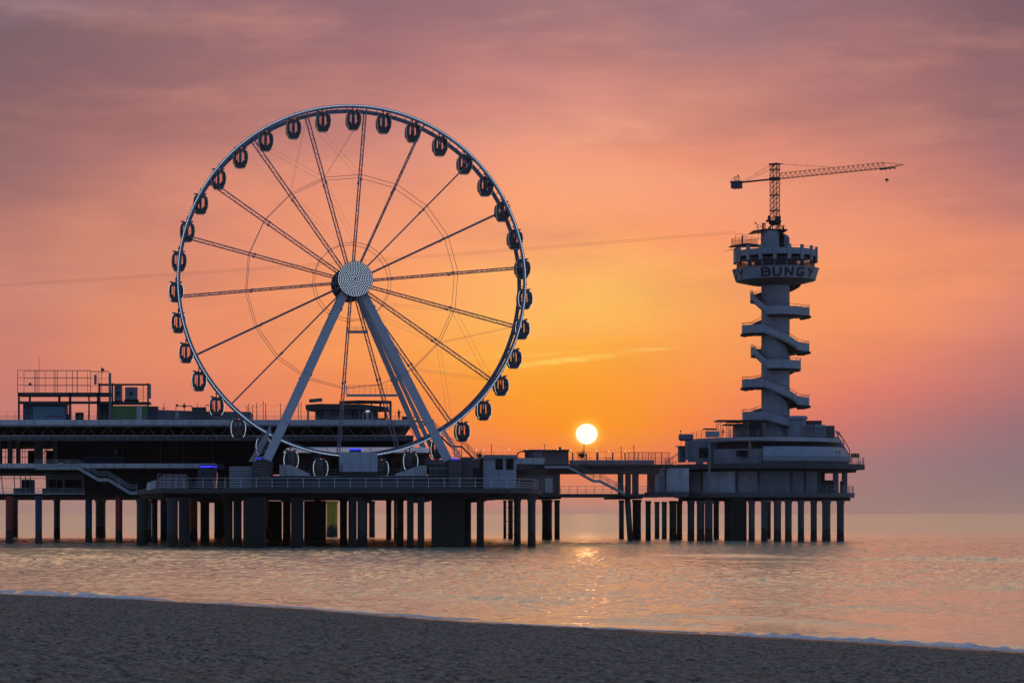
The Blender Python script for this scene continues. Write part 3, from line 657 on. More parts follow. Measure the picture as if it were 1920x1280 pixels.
for a, b_, base, m_, sq_ in ((255, 277, 1023, pilem, 0), (277, 284, 1016, pileteal, 0), (284, 295, 1019, blackcon, 0), (312, 333, 1026, pilem, 0), (334, 356, 1027, blackcon, 0),
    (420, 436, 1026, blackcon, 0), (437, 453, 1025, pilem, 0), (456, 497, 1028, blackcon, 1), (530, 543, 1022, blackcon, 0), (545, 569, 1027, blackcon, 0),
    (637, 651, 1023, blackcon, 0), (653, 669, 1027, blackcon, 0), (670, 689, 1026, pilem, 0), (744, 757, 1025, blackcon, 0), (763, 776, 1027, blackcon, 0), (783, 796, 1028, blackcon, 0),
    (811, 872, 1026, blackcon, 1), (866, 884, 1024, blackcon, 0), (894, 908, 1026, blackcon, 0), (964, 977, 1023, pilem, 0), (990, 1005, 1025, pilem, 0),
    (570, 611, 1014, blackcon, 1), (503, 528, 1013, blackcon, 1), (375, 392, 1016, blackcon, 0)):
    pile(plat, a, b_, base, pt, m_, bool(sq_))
# white kerb wall at the left end
mb = MB(); Y = 306; mb.prism([(X(274, Y), wz(918, Y)), (X(293, Y), wz(917, Y)), (X(293, Y), wz(899, Y)), (X(276, Y), wz(905, Y))], Y, Y + .4)
single('kerb_wall', mb, offwhite, 'small white wedge-shaped wall at the left end of the wheel platform', 'wall')
mb = MB(); mb.prism([(X(294, Y), wz(916, Y)), (X(310, Y), wz(915, Y)), (X(350, 311), wz(915, 311)), (X(350, 311), wz(888, 311)), (X(303, Y), wz(888, Y)), (X(294, Y), wz(893, Y))], Y + 4, Y + 4.3)
single('glass_screen', mb, glassmat('greenish_glass', (.75, .82, .82), .10), 'pale glass windbreak behind the railing at the left end of the platform', 'windbreak')

# things standing on the platform
def slatbox(name, label, cat, a, b_, t, u, Y, D, m_, rows, light=None, grp=None):
    th_ = thing(name, label, cat, (wx((a + b_) / 2, Y), Y + D / 2, DZ), grp)
    z1 = wz(t, Y); mb = MB(); mb.box(wx(a, Y) + .06, wx(b_, Y) - .06, Y + .06, Y + D, DZ, z1 - .03); part('core', mb, blackcon, th_)
    mb = MB()
    for i in range(rows):
        z0 = DZ + .05 + (z1 - DZ - .05) * i / rows; zz = z0 + (z1 - DZ) / rows * .72
        mb.box(wx(a, Y), wx(b_, Y), Y, Y + .055, z0, zz); mb.box(wx(a, Y), wx(a, Y) + .055, Y + .06, Y + D, z0, zz); mb.box(wx(b_, Y) - .055, wx(b_, Y), Y + .06, Y + D, z0, zz)
    part('slat_cladding', mb, m_, th_)
    if light:
        mb = MB()
        for (p, q) in light: mb.box(wx(p, Y), wx(q, Y), Y + .1, Y + .3, z1, z1 + .14)
        part('blue_light', mb, blueled, th_)
    return th_
slat_d = mat('dark_slats', (.10, .10, .12), .7, var=.3, stretch=(1, 1, 8))
slat_l = mat('pale_slats', (.26, .31, .34), .7, var=.3, stretch=(1, 1, 8))
slatbox('leg_base', 'dark slatted box under the left foot of the ferris wheel, blue light on top', 'pedestal', 473, 506, 860, 915, 302, 14, slat_d, 11, [(479, 490), (499, 503)])
slatbox('slatted_cabin', 'pale slatted cabin left of the wheel foot, beside a lone display gondola', 'cabin', 430, 472.5, 873, 915, 303, 5, slat_l, 9)
slatbox('leg_base', 'dark slatted box under the right foot of the ferris wheel', 'pedestal', 842, 866, 861, 915, 302, 16, slat_d, 11, [(846, 858)])
slatbox('equipment_enclosure', 'dark slatted enclosure between the right wheel foot and the white ticket office', 'enclosure', 866.5, 886, 856, 915, 303, 10, slat_d, 12)
slatbox('equipment_enclosure', 'low dark slatted enclosure below the right wheel legs', 'enclosure', 806, 841.5, 872, 915, 304, 8, slat_d, 9)
slatbox('queue_screen', 'long low dark screen along the front of the boarding station', 'screen', 506.5, 805, 893, 915, 305, 1.2, mat('screen_slats', (.07, .085, .11), .7, stretch=(1, 1, 8)), 4)
# lone gondola on display
g = thing('display_gondola', 'single glass gondola with a blue light strip standing on the platform', 'gondola', (wx(388, 304), 306, DZ))
Y = 304; mb = MB(); pr = [(368, 915), (368.5, 900), (371, 884), (375, 873.5), (405, 873.5), (406, 884), (405.5, 900), (404, 915)]
mb.prism([(wx(p, Y), wz(q, Y)) for p, q in pr], Y + .05, Y + 2.4); part('cabin', mb, mat('display_glass', (.03, .035, .05), .12, var=.3), g)
for s1 in (pr[1:4], pr[4:7]):
    mb = MB()
    for p, q in zip(s1[:-1], s1[1:]): mb.bar(W(p[0], p[1], Y), W(q[0], q[1], Y), .09)
    part('frame', mb, darksteel, g)
mb = MB(); mb.pbox(374, 398, 873, 875.5, Y - .02, Y + .2); mb.pbox(400, 407, 873.5, 876, Y - .02, Y + .2); part('blue_light', mb, blueled, g)
mb = MB(); mb.pbox(374, 406, 870.5, 873, Y + .2, Y + 2.2); part('roof', mb, darksteel, g)
# boarding station
st = thing('boarding_station', 'boarding station with long white canopy roof and white ramps below the wheel', 'station', (wx(665, 312), 315, DZ))
mb = MB(); Y = 314; pts = [(530, 848), (536, 838), (548, 836), (800, 836), (808, 840), (812, 848)]
n_ = len(pts); mb.add([(wx(p, Y), Y + (4.5 if q < 842 else 0), wz(q, Y)) for p, q in pts] + [(wx(p, Y), Y + 9.5, wz(q, Y)) for p, q in pts], [tuple(range(n_)), tuple(range(n_, 2 * n_))] + [(i, (i + 1) % n_, n_ + (i + 1) % n_, n_ + i) for i in range(n_)]); rf_ = part('canopy', mb, mat('canopy_membrane', (.80, .80, .82), .5, var=.15), st)
mb = MB()
for p in (612, 693, 760): mb.bar(W(p, 836, Y) + Vector((0, 4.4, 0)), W(p + 4, 848, Y), .05)
part('canopy_seam', mb, steel, rf_)
mb = MB(); mb.pbox(545, 800, 851, 893, 323, 323.4); part('rear_wall', mb, mat('station_wall', (.16, .14, .15), .7, var=.35), st)
mb = MB(); mb.pbox(734, 757, 857, 866, 322.6, 322.9); part('wall_panel', mb, mat('warm_panel', (.45, .26, .18), .6), st)
for p in (548, 590, 640, 705, 752, 796):
    mb = MB(); mb.pbox(p, p + 3, 848, 915, 316, 316.3); part('post', mb, steel, st)
for pts in ([(524, 893), (524, 871), (545, 871.5), (556, 876), (581, 888), (581, 893)], [(800, 893), (800, 872), (786, 872.5), (765, 880), (741, 888), (741, 893)]):
    mb = MB(); Y = 307; mb.prism([(wx(p, Y), wz(q, Y)) for p, q in pts], Y, Y + 2.5); part('ramp', mb, offwhite, st)
mb = MB(); Y = 307.5; prailing(mb, 581, 800, 880, 893, Y, 9, (1, .5), .03, .04); prailing(mb, 806, 842, 877, 892, 303.5, 3, (1, .9, .15), .03, .04); part('handrail', mb, steel, st)
mb = MB(); Y = 306.6; mb.pbox(509, 805, 891, 894, Y, 318); part('boarding_floor', mb, steel, st)
mb = MB(); mb.pbox(582, 640, 877, 891, 312, 312.2); mb.pbox(620, 632, 858, 877, 319, 320); part('barrier', mb, interior, st)
# control booth
bt = thing('control_booth', 'pale blue-grey box-shaped control booth at the lowest point of the wheel', 'booth', (wx(672, 305), 306.5, DZ))
Y = 305.2; mb = MB(); mb.pbox(636, 694, 847, 884, Y, Y + 2.4); mb.pbox(694.3, 708, 848, 884, Y + .12, Y + 2.2); part('body', mb, mat('booth_panel', (.34, .40, .50), .5, var=.15, streak=.2), bt)
mb = MB(); mb.pbox(655, 677, 843, 847, Y + .2, Y + 1); part('light_box', mb, darksteel, bt); mb = MB(); mb.pbox(655, 677, 840.5, 843, Y + .1, Y + 1); part('blue_light', mb, blueled, bt)
mb = MB(); mb.pbox(644, 706, 884, 915, Y + .3, Y + 1.8); part('plinth', mb, darksteel, bt)
mb = MB(); mb.pbox(637, 643, 868, 884, Y - .04, Y + .01); part('door', mb, steel, bt)
# ticket office right
of = thing('ticket_office', 'white flat-roofed ticket office with two dark windows at the right end of the wheel platform', 'office', (wx(930, 306), 309, DZ))
Y = 305.5; mb = MB(); mb.pbox(906, 968, 859, 915, Y, Y + 7); part('wall', mb, mat('office_wall', (.30, .34, .42), .6, var=.2, streak=.3), of)
mb = MB(); mb.prism([(wx(878, Y), wz(863, Y)), (wx(906, Y), wz(855, Y)), (wx(910, Y), wz(852, Y)), (wx(970, Y), wz(852.5, Y)), (wx(970, Y), wz(858.5, Y)), (wx(905, Y), wz(859, Y)), (wx(878, Y), wz(866, Y))], Y - .4, Y + 7.3); part('roof', mb, steel, of)
for a, b_ in ((929, 943), (949, 963)):
    mb = MB(); mb.pbox(a, b_, 859.5, 880, Y - .08, Y - .01); w_ = part('window', mb, darksteel, of); mb = MB(); mb.pbox(a + .8, b_ - .8, 861, 879, Y - .12, Y - .085); part('pane', mb, darkglass, w_)
mb = MB(); mb.pbox(877, 905.5, 866, 915, Y + 1.5, Y + 7); part('annex', mb, mat('annex_wall', (.10, .08, .10), .7, var=.3), of)
mb = MB(); mb.pbox(889.5, 899.5, 860.5, 877, Y + 1.35, Y + 1.45); mb.pbox(885, 888.5, 862, 877, Y + 1.35, Y + 1.45); part('shutter', mb, offwhite, of)
# ================================================================== MAIN PIER, LEFT: two-storey pavilion
YF = 350.0
pav = thing('pier_pavilion', 'long two-storey pier building with truss band and flat roof deck behind the ferris wheel', 'building', (-40, 372, 0))
LX = -320                                                     # runs on beyond the left edge of the photo
def pb(name, a, b_, t, u, Y0, Y1, m_, parent=None, **k):
    mb = MB(); mb.pbox(a, b_, t, u, Y0, Y1); return part(name, mb, m_, parent or pav, **k)
pb('roof_fascia', LX, 773, 786.5, 796.5, YF - 2, YF - 1.6, offwhite)
pb('roof_slab', LX, 772, 788, 798, YF - 1.59, YF + 46, steel)
pb('roof_gutter', LX, 772.5, 797.5, 799.5, YF - 1.9, YF - 1.5, steel)
pb('truss_backing', LX, 700, 799, 816, YF + 4, YF + 4.4, interior)
mb = MB(); Y = YF + 1.0
x = LX
while x < 766:
    mb.bar(W(x, 800, Y), W(x + 12, 815, Y), .07); mb.bar(W(x - 2, 800, Y), W(x - 14, 815, Y), .07); x += 37.4
part('truss', mb, mat('truss_paint', (.38, .40, .42), .6, var=.3), pav, stuff=True, label='row of inverted V braces under the roof deck')
mb = MB(); x = LX
while x < 770: mb.pbox(x, x + 2.2, 799, 816, YF + 1.4, YF + 1.9); x += 74.8
part('truss_post', mb, darksteel, pav)
pb('canopy_edge', LX, 776, 815.5, 817.5, YF - 4, YF + .5, mat('canopy_edge_paint', (.30, .32, .34), .6, var=.3))
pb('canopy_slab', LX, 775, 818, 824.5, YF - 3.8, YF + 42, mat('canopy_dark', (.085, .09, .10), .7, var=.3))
mb = MB(); x = LX
while x < 776: mb.pbox(x, x + 2.5, 820, 821.3, YF - 3.86, YF - 3.81); x += 18.6
part('soffit_fixture', mb, offwhite, pav, stuff=True)
pb('canopy_lip', LX, 775, 824.6, 826.4, YF - 3.9, YF - 3.5, darksteel)
# first storey: glazing, with see-through bays at the left
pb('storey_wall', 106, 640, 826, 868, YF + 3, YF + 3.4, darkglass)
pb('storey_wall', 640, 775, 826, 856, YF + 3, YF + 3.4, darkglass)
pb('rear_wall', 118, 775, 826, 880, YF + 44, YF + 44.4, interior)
for a, b_ in ((LX, 2), (14, 22), (30, 37), (64, 79), (99, 108)): pb('storey_column', a, b_, 826, 869, YF + 2, YF + 3, mat('column_teal', (.07, .10, .11), .7, var=.3))
for a, b_ in ((52, 64), (86, 99)): pb('inner_partition', a, b_, 844, 869, YF + 14, YF + 14.3, interior)
mb = MB()
for p in (4, 10, 26, 42, 47, 84, 90): mb.bar(W(p, 826, YF + 10), W(p, 869, YF + 10), .06)
for q in (836, 841, 846, 857): mb.bar(W(LX, q, YF + 10), W(106, q, YF + 10), .06)
mb.bar(W(78, 856, YF + 9), W(90, 838, YF + 9), .06)
part('glazing_bars', mb, darksteel, pav)
for a in (230, 152, 300, 344, 398): pb('mullion', a, a + 1.6, 826, 868, YF + 2.6, YF + 2.95, mat('mullion', (.07, .08, .09), .6))
pb('notice_board', 213.5, 220, 841, 851, YF + 2.7, YF + 2.9, mat('notice', (.16, .16, .17), .6, var=.6, scale=9))
pb('dado', 152, 229, 853, 868, YF + 2.5, YF + 2.9, mat('dado_blue', (.02, .03, .07), .6))
pb('deck_fascia', LX, 406, 868.5, 877, YF - 2.2, YF - 1.8, offwhite)
pb('deck_slab', LX, 420, 869.5, 879.5, YF - 1.79, YF + 60, darkcon)
pb('deck_slab', 420, 1000, 869.5, 879, YF + 8, YF + 60, darkcon)
mb = MB(); mb.pbox(LX, 420, 880, 887.5, YF + .5, YF + 1.6); mb.pbox(LX, 420, 880, 887.5, YF + 20, YF + 21); mb.pbox(LX, 420, 880, 887.5, YF + 40, YF + 41)
part('beam', mb, blackcon, pav)
# ground floor room hung under the deck
pb('lower_slab', LX, 420, 926, 931.5, YF - .5, YF + 78, blackcon)
pb('lower_slab', 420, 960, 927, 934, YF + 15, YF + 75, blackcon)
pb('slab_edge', -4 + LX, 156, 924.6, 926, YF - .9, YF - .4, railm)
tealglass = mat('teal_glazing', (.05, .09, .105), .3, var=.4, scale=.5)
pb('lower_wall', 40, 65, 899, 925, YF + 3, YF + 3.3, tealglass); pb('lower_wall', 86, 158, 887.6, 925, YF + 3, YF + 3.3, tealglass)
pb('lower_wall', 25, 41, 914.5, 925, YF + 3, YF + 3.3, mat('teal_panel', (.14, .18, .18), .6)); pb('lower_wall', 79, 87, 915, 925, YF + 3, YF + 3.3, MATS['teal_panel'])
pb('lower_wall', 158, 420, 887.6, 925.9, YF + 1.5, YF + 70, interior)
mb = MB()
for p0, p1 in ((26, 30), (38, 41), (48, 49), (57, 58), (86, 89), (2, 8), (-20, -14)): mb.bar(W(p0, 887, YF + 2.6), W(p1 - 2, 925, YF + 2.6), .09)
for q in (889, 896.5): mb.bar(W(LX, q, YF + 2.6), W(98, q, YF + 2.6), .07)
for p in (119, 154, 158): mb.bar(W(p, 897, YF + 2.4), W(p, 925, YF + 2.4), .09)
part('lower_frame', mb, mat('pale_frame', (.34, .38, .40), .6), pav)
for a, b_ in ((42, 59), (92, 104), (107, 118), (122, 152)): pb('lower_window', a, b_, 898.5, 914, YF + 2.8, YF + 2.95, darkglass)
mb = MB(); prailing(mb, LX, 158, 915, 925, YF - .6, 22, (1, .55, .25), .035, .035); part('lower_railing', mb, mat('teal_rail', (.28, .34, .36), .6), pav)
# piles of the pavilion, most of them painted
for a, b_, base, m_ in ((9.5, 23, 1018, darkred), (22, 33, 1007, pilem), (65, 78, 1019, bluep), (100, 112, 1009, pileteal), (159, 172, 1017, bluep), (178, 197, 1008, pileteal), (215.6, 229, 1017.5, darkred),
     (300, 314, 1013, brightblue), (356, 370, 1014, orangep), (401, 421, 1009, pilem), (493, 503.5, 1010, yellowp), (530, 545, 1012, blackcon), (612, 633, 1006, limep), (692, 703, 1006, blackcon), (724, 734, 1010, blackcon), (738.5, 744, 1011, pileteal),
     (-60, -46, 1018, pilem), (-120, -106, 1018, darkred), (-30, -18, 1008, pilem), (440, 452, 1010, blackcon), (590, 602, 1009, blackcon), (656, 668, 1009, blackcon), (841, 851, 1010, blackcon)):
    p_ = pile(pav, a, b_, base, wz(931, YF) + .02 if a < 400 else wz(934, YF + 15), m_)
    nm_ = {'dark_red_pile_paint': 'pile painted dark red', 'blue_pile_paint': 'pile painted navy blue', 'bright_blue_paint': 'pile painted bright blue', 'orange_pile_paint': 'pile painted orange', 'yellow_pile_paint': 'pile painted yellow', 'lime_pile_paint': 'pile painted lime green'}.get(m_.name)
    if nm_: p_['label'] = nm_
# stairs down from the pavilion deck to the platform
def stair(name, label, path, Y, width, mtl, railmat, hr, tread_px=2.2, nposts=5, rise=1.0, stringer=6.0, loc=None, cat='staircase'):
    """path: photo points along the underside of the stringer"""
    pts = [W(p, q, Y) for p, q in path]; th_ = thing(name, label, cat, tuple(pts[-1]))
    h = stringer * Y / F
    for k, (dy, nm) in enumerate(((0, 'stringer'), (width, 'stringer'))):
        mb = MB(); n_ = len(pts); vs = []
        for p in pts: vs += [p + Vector((0, dy, 0)), p + Vector((0, dy, h)), p + Vector((0, dy + .12, h)), p + Vector((0, dy + .12, 0))]
        fs = [(0, 1, 2, 3), tuple(4 * (n_ - 1) + q for q in (3, 2, 1, 0))]
        for i in range(n_ - 1):
            for q in range(4): fs.append((4 * i + q, 4 * i + (q + 1) % 4, 4 * i + 4 + (q + 1) % 4, 4 * i + 4 + q))
        mb.add(vs, fs); part(nm, mb, mtl, th_)
    mb = MB()
    for p, q in zip(pts[:-1], pts[1:]):
        L_ = (q - p).length; slope = abs(q.z - p.z) > .3
        n_ = max(1, int(L_ / (.32 if slope else .6)))
        for i in range(n_):
            c = p.lerp(q, (i + .5) / n_) + Vector((0, width / 2 + .06, h * .3)); mb.obox(c, Vector((.17 if slope else .3, 0, 0)), Vector((0, width / 2 - .02, 0)), Vector((0, 0, .03)))
    part('tread', mb, darksteel, th_, stuff=True)
    for dy in (0.06, width + .06):
        mb = MB()
        for p, q in zip(pts[:-1], pts[1:]):
            n_ = max(1, round((q - p).length / 1.6)); railing(mb, p + Vector((0, dy, h)), q + Vector((0, dy, h)), hr, n_, (1, .7, .42), .03, .032)
        part('handrail', mb, railmat if dy < .1 else raildark, th_)
    return th_
stair('staircase', 'pale staircase with a mid landing, descending left of the wheel platform', [(66, 880), (146, 880), (184, 902), (203, 902), (243, 926.5), (256, 926.5)], YF - 3.5, 1.4, mat('stair_paint', (.36, .38, .40), .6, var=.25, streak=.4), railm, 1.0)
# roof deck railing
rd = MB(); prailing(rd, LX, 772, 771.5, 786.5, YF - 1.8, 72, (1.0, .52, .40, .28, .16), .022, .022)
part('roof_railing', rd, mat('roof_rail', (.16, .18, .20), .6), pav)
# ---- things on the roof deck
YR = YF + 6; ZR = wz(786.5, YF - 2)
def zb(py_, Y): return max(wz(py_, Y), ZR)
sc1 = thing('scaffold_tower', 'tall open steel frame platform with railings at the left end of the roof deck', 'scaffold', (wx(120, YR), YR + 2, ZR))
def pbz(mb, a, b_, t, Y0, Y1, u=None): mb.box(wx(a, Y0), wx(b_, Y0), Y0, Y1, ZR if u is None else wz(u, Y0), wz(t, Y0)); return mb
mb = MB()
for p, q in ((33.5, 36.8), (181.5, 188), (129, 133.5)): pbz(mb, p, q, 737, YR + (3.5 if p == 999 else 0), YR + .3)
for p, q in ((54, 57.5), (109, 113), (165.5, 168)): mb.box(wx(p, YR + 4), wx(q, YR + 4), YR + 4, YR + 4.3, ZR, wz(738, YR + 4))
part('leg', mb, steel if False else darksteel, sc1)
mb = MB(); mb.pbox(33, 206, 735.5, 741.5, YR, YR + 4.4); part('platform', mb, darksteel, sc1)
mb = MB(); mb.pbox(36, 204, 752, 757, YR, YR + .3); mb.pbox(36, 204, 753, 757, YR + 4, YR + 4.3); part('beam', mb, darksteel, sc1)
mb = MB(); prailing(mb, 33, 170, 694, 736, YR + .1, 4, (1, .67, .34), .05, .06); prailing(mb, 45, 204, 695.5, 737, YR + 4.2, 8, (1, .67, .34), .035, .045)
mb.bar(W(33, 694, YR + .1), W(45, 694, YR + 4.2), .05); mb.bar(W(170, 697, YR + .1), W(204, 697, YR + 4.2), .05)
for p in (71, 108, 145, 190): mb.bar(W(p, 695, YR + .1), W(p, 736, YR + .1), .05)
part('cage_rail', mb, raildark, sc1)
mb = MB(); mb.pbox(203.8, 208.2, 699, 786, YR + .5, YR + .8); mb.pbox(176.5, 181, 702, 721, YR + .5, YR + .7); part('antenna_panel', mb, steel, sc1)
mb = MB(); mb.bar(W(73.5, 668, YR + 2), W(73.5, 737, YR + 2), .035); single('aerial_mast', mb, raildark, 'thin whip aerial rising above the scaffold tower', 'aerial')
mb = MB(); mb.ball(W(192.5, 693, YR + 3), .28, 8, (1.1, 1, .9)); mb.bar(W(190.2, 688.5, YR + 3), W(191.5, 692, YR + 3), .1); mb.bar(W(192, 696, YR + 3), W(192, 700, YR + 3), .06); single('security_camera', mb, darksteel, 'small camera head perched on the top rail of the scaffold tower', 'camera')
mb = MB(); mb.lathe(tuple(W(56.5, 720, YR + .4)), [(0, wz(723, YR) + .0), (.2, wz(722, YR)), (.25, wz(719.5, YR)), (.1, wz(716.5, YR)), (0, wz(716.3, YR))], 10); single('spotlight', mb, darksteel, 'small dark floodlight head hanging in the left half of the scaffold cage', 'floodlight')
mb = MB(); mb.pbox(43, 125, 754.5, 757, YR + .8, YR + 3.8); bx_ = thing('poster_kiosk', 'blue kiosk printed with a blurred colourful poster under the scaffold', 'kiosk', (wx(84, YR), YR + 2.2, ZR)); part('roof', mb, darksteel, bx_)
mb = MB(); mb.box(wx(43, YR + 1), wx(124, YR + 1), YR + 1, YR + 3.6, ZR, wz(757, YR + 1)); part('body', mb, mat('kiosk_blue', (.035, .08, .15), .6, var=.3), bx_)
mb = MB(); mb.box(wx(62, YR + .97), wx(122, YR + .97), YR + .93, YR + .99, ZR + .1, wz(762, YR + .97)); po = part('poster', mb, posterm, bx_)
mb = MB(); mb.box(wx(84, YR + .9), wx(118, YR + .9), YR + .88, YR + .925, wz(781, YR), wz(778.5, YR)); part('red_stripe', mb, mat('poster_red', (.28, .04, .06), .6), po)
mb = MB(); mb.box(wx(183.5, YR + 1), wx(206, YR + 1), YR + 1, YR + 3, ZR, wz(758, YR + 1)); mb.box(wx(182.8, YR + .9), wx(206.7, YR + .9), YR + .9, YR + 3.1, wz(758, YR) + .01, wz(757, YR)); single('dark_cabinet', mb, interior, 'tall black cabinet between the scaffold legs and the green container', 'cabinet')
mb = MB(); mb.box(wx(141, YR + 2), wx(156, YR + 2), YR + 2, YR + 2.8, ZR, wz(773, YR + 2)); mb.box(wx(124, YR + 2), wx(131, YR + 2), YR + 2, YR + 2.6, ZR, wz(776, YR + 2)); 
tb = single('bar_table', mb, interior, 'low dark tables in the gap under the scaffold', 'table')
def container(name, label, a, b_, t, m_, stripe=None):
    Y = YR + 1; c = thing(name, label, 'container', (wx((a + b_) / 2, Y), Y + 1.2, ZR)); mb = MB(); z1 = wz(t, Y)
    xs = wx(a, Y); n_ = 0
    mb.box(wx(a, Y), wx(b_, Y), Y, Y + 2.4, ZR, z1 - .1)
    while xs < wx(b_, Y) - .1:
        mb.box(xs, xs + .12, Y - .05, Y - .001, ZR + .08, z1 - .12); xs += .24
    part('corrugated_wall', mb, m_, c); mb = MB(); mb.box(wx(a, Y) - .03, wx(b_, Y) + .03, Y - .06, Y + 2.45, z1 - .099, z1); part('roof', mb, m_, c)
    if stripe: mb = MB(); mb.box(wx(stripe[0], Y), wx(stripe[1], Y), Y - .09, Y - .055, ZR + .03, z1 - .15); part('stripe', mb, offwhite, c)
container('shipping_container', 'green corrugated shipping container with a pale vertical stripe', 207.5, 277, 760.5, greenp, (256, 266))
container('shipping_container', 'small dark blue shipping container at the right end of the green one', 278, 295, 761.5, bluep)
sc2 = thing('equipment_rack', 'lower steel frame carrying cooling units above the green container', 'frame', (wx(232, YR), YR + 6, ZR)); YQ = YR + 4.2
mb = MB()
for p in (185, 276, 209): mb.box(wx(p, YQ), wx(p + 3, YQ), YQ, YQ + .25, ZR, wz(718, YQ))
part('leg', mb, darksteel, sc2); mb = MB(); mb.pbox(182, 282, 719, 722.5, YQ - .1, YQ + 2.6); part('top_frame', mb, darksteel, sc2) if False else None
mb = MB(); mb.pbox(184, 281, 719, 722.5, YQ - .1, YQ + .2); mb.pbox(184, 281, 753, 757.5, YQ - .1, YQ + 2.6); part('beam', mb, darksteel, sc2)
mb = MB()
for q in (728, 732, 736, 740, 744, 748): mb.bar(W(186, q, YQ + 2.5), W(276, q, YQ + 2.5), .03)
mb.bar(W(268.5, 722, YQ + 2.4), W(268.5, 753, YQ + 2.4), .06); part('guard_rail', mb, raildark, sc2)
mb = MB(); mb.pbox(277.5, 283, 719.5, 747, YQ - .3, YQ - .15); part('antenna_panel', mb, steel, sc2)
for (a, b_, t, u, lab) in ((214.5, 228, 722.8, 751, 'tall narrow cooling unit on the rack, left of the wide one'), (234.5, 257, 725.5, 748.5, 'wide grey cooling unit on the rack')):
    c = thing('cooling_unit', lab, 'cooling unit', tuple(W((a + b_) / 2, 752.9, YQ + .8))); Y = YQ + .4; mb = MB(); mb.pbox(a, b_, t, u, Y, Y + 1.1); part('casing', mb, steel, c)
    mb = MB(); mb.lathe((wx((a + b_) / 2, Y), 0, 0), [(0, 0), (.38, 0), (.38, .03), (0, .03)], 16); mb.v = [(v[0], Y - .04 + v[2], wz((t + u) / 2, Y) + v[1]) for v in mb.v]; part('fan_grille', mb, darksteel, c)
    mb = MB(); mb.pbox(a - 2, b_ + 2, u + .3, 752.8, Y, Y + 1.2); part('base', mb, blackcon, c)
# low sloping roof, box, small masts
mb = MB(); Y = YR + 1.5; mb.prism([(wx(295.5, Y), ZR), (wx(470, Y), ZR), (wx(470, Y), wz(772, Y)), (wx(400, Y), wz(771.5, Y)), (wx(300, Y), wz(768, Y)), (wx(295.5, Y), wz(768, Y))], Y, Y + 8)
single('low_roof', mb, mat('low_roof', (.12, .135, .155), .6, var=.3), 'low grey sloping roof to the right of the containers', 'roof')
mb = MB(); Y = YR - .5; mb.box(wx(360, Y), wx(386, Y), Y, Y + 1.8, wz(779.5, Y), wz(764.5, Y)); mb.box(wx(362, Y), wx(384, Y), Y + .1, Y + 1.7, ZR, wz(779.5, Y)); single('green_skip', mb, mat('skip_green', (.03, .06, .055), .6, var=.3), 'dark green box on the roof deck left of the lowest lit gondolas', 'skip')
mb = MB(); Y = YR
for p, q in (((330, 768), (330, 760)), ((330, 760.5), (360, 761)), ((360, 761), (360, 766)), ((360, 763.8), (385, 763.8)), ((385, 762), (385, 768)), ((385, 759.5), (398, 758.5)), ((345.5, 755), (345.5, 771)), ((398, 759), (398, 768))): mb.bar(W(*p, Y), W(*q, Y), .09)
mb.ball(W(345.5, 761, Y), .3, 8); mb.ball(W(332, 759.5, Y), .22, 8); single('pipe_frame', mb, raildark, 'dark pipe frame with round lamps next to the green box', 'pipe frame')
mb = MB(); mb.bar(W(307, 757, Y + 2), W(307, 768.5, Y + 2), .05); mb.bar(W(307, 760, Y + 2), W(310, 754, Y + 2), .02); mb.pbox(304, 309.5, 764, 766, Y + 1.9, Y + 2.1); single('roof_aerial', mb, raildark, 'small aerial standing on the low sloping roof', 'aerial')
mb = MB(); mb.box(wx(329, YR + .5), wx(335, YR + .5), YR + .5, YR + .8, ZR + .5, wz(771.5, YR)); single('white_sign', mb, offwhite, 'small pale upright board against the low sloping roof', 'board')
# terrace posts and string lights on the roof deck
def pole(px_, top, base_z, Y, lab, r=.055, cat='pole', grp=None, name='light_pole'):
    mb = MB(); z0 = base_z; mb.bar((wx(px_, Y), Y, z0), (wx(px_, Y), Y, wz(top, Y)), r, 6); mb.box(wx(px_, Y) - .14, wx(px_, Y) + .14, Y - .14, Y + .14, z0, z0 + .06)
    return single(name, mb, raildark, lab, cat, grp)
YP = YR + 8
tops = [(370, 756), (463, 760), (466.5, 756), (474, 758), (481, 755), (493.5, 752), (498, 756), (526, 756), (559.5, 757), (564.5, 753)]
for i, (p, t) in enumerate(tops): pole(p, t, ZR, YP, 'slim dark festoon pole on the roof deck behind the left wheel leg', grp='festoon poles on the roof terrace')
def festoon(name, label, pts, Y, sag, r=.02, bulbs=5, lit=True):
    th_ = thing(name, label, 'string lights', tuple(W(pts[0][0], pts[0][1], Y))); mb = MB(); bl = MB()
    for (a, b_) in zip(pts[:-1], pts[1:]):
        pr_ = W(a[0], a[1], Y); n_ = 12
        for i in range(1, n_ + 1):
            t = i / n_; c = W(a[0] + (b_[0] - a[0]) * t, a[1] + (b_[1] - a[1]) * t + 4 * sag * t * (1 - t), Y); mb.bar(pr_, c, r, 3, caps=False); pr_ = c
            if i % max(1, (12 // bulbs)) == 0 and i < n_: bl.ball(c - UP * .09, .06, 6)
    part('cable', mb, raildark, th_); part('bulb', bl, warmled if lit else mat('clear_bulb', (.3, .22, .18), .3), th_, stuff=True); return th_
festoon('string_lights', 'string lights looping between the festoon poles on the roof deck', [(370, 757), (463, 761), (474, 759), (493.5, 754), (526, 757), (564.5, 755)], YP, 6, .013, 4, False)
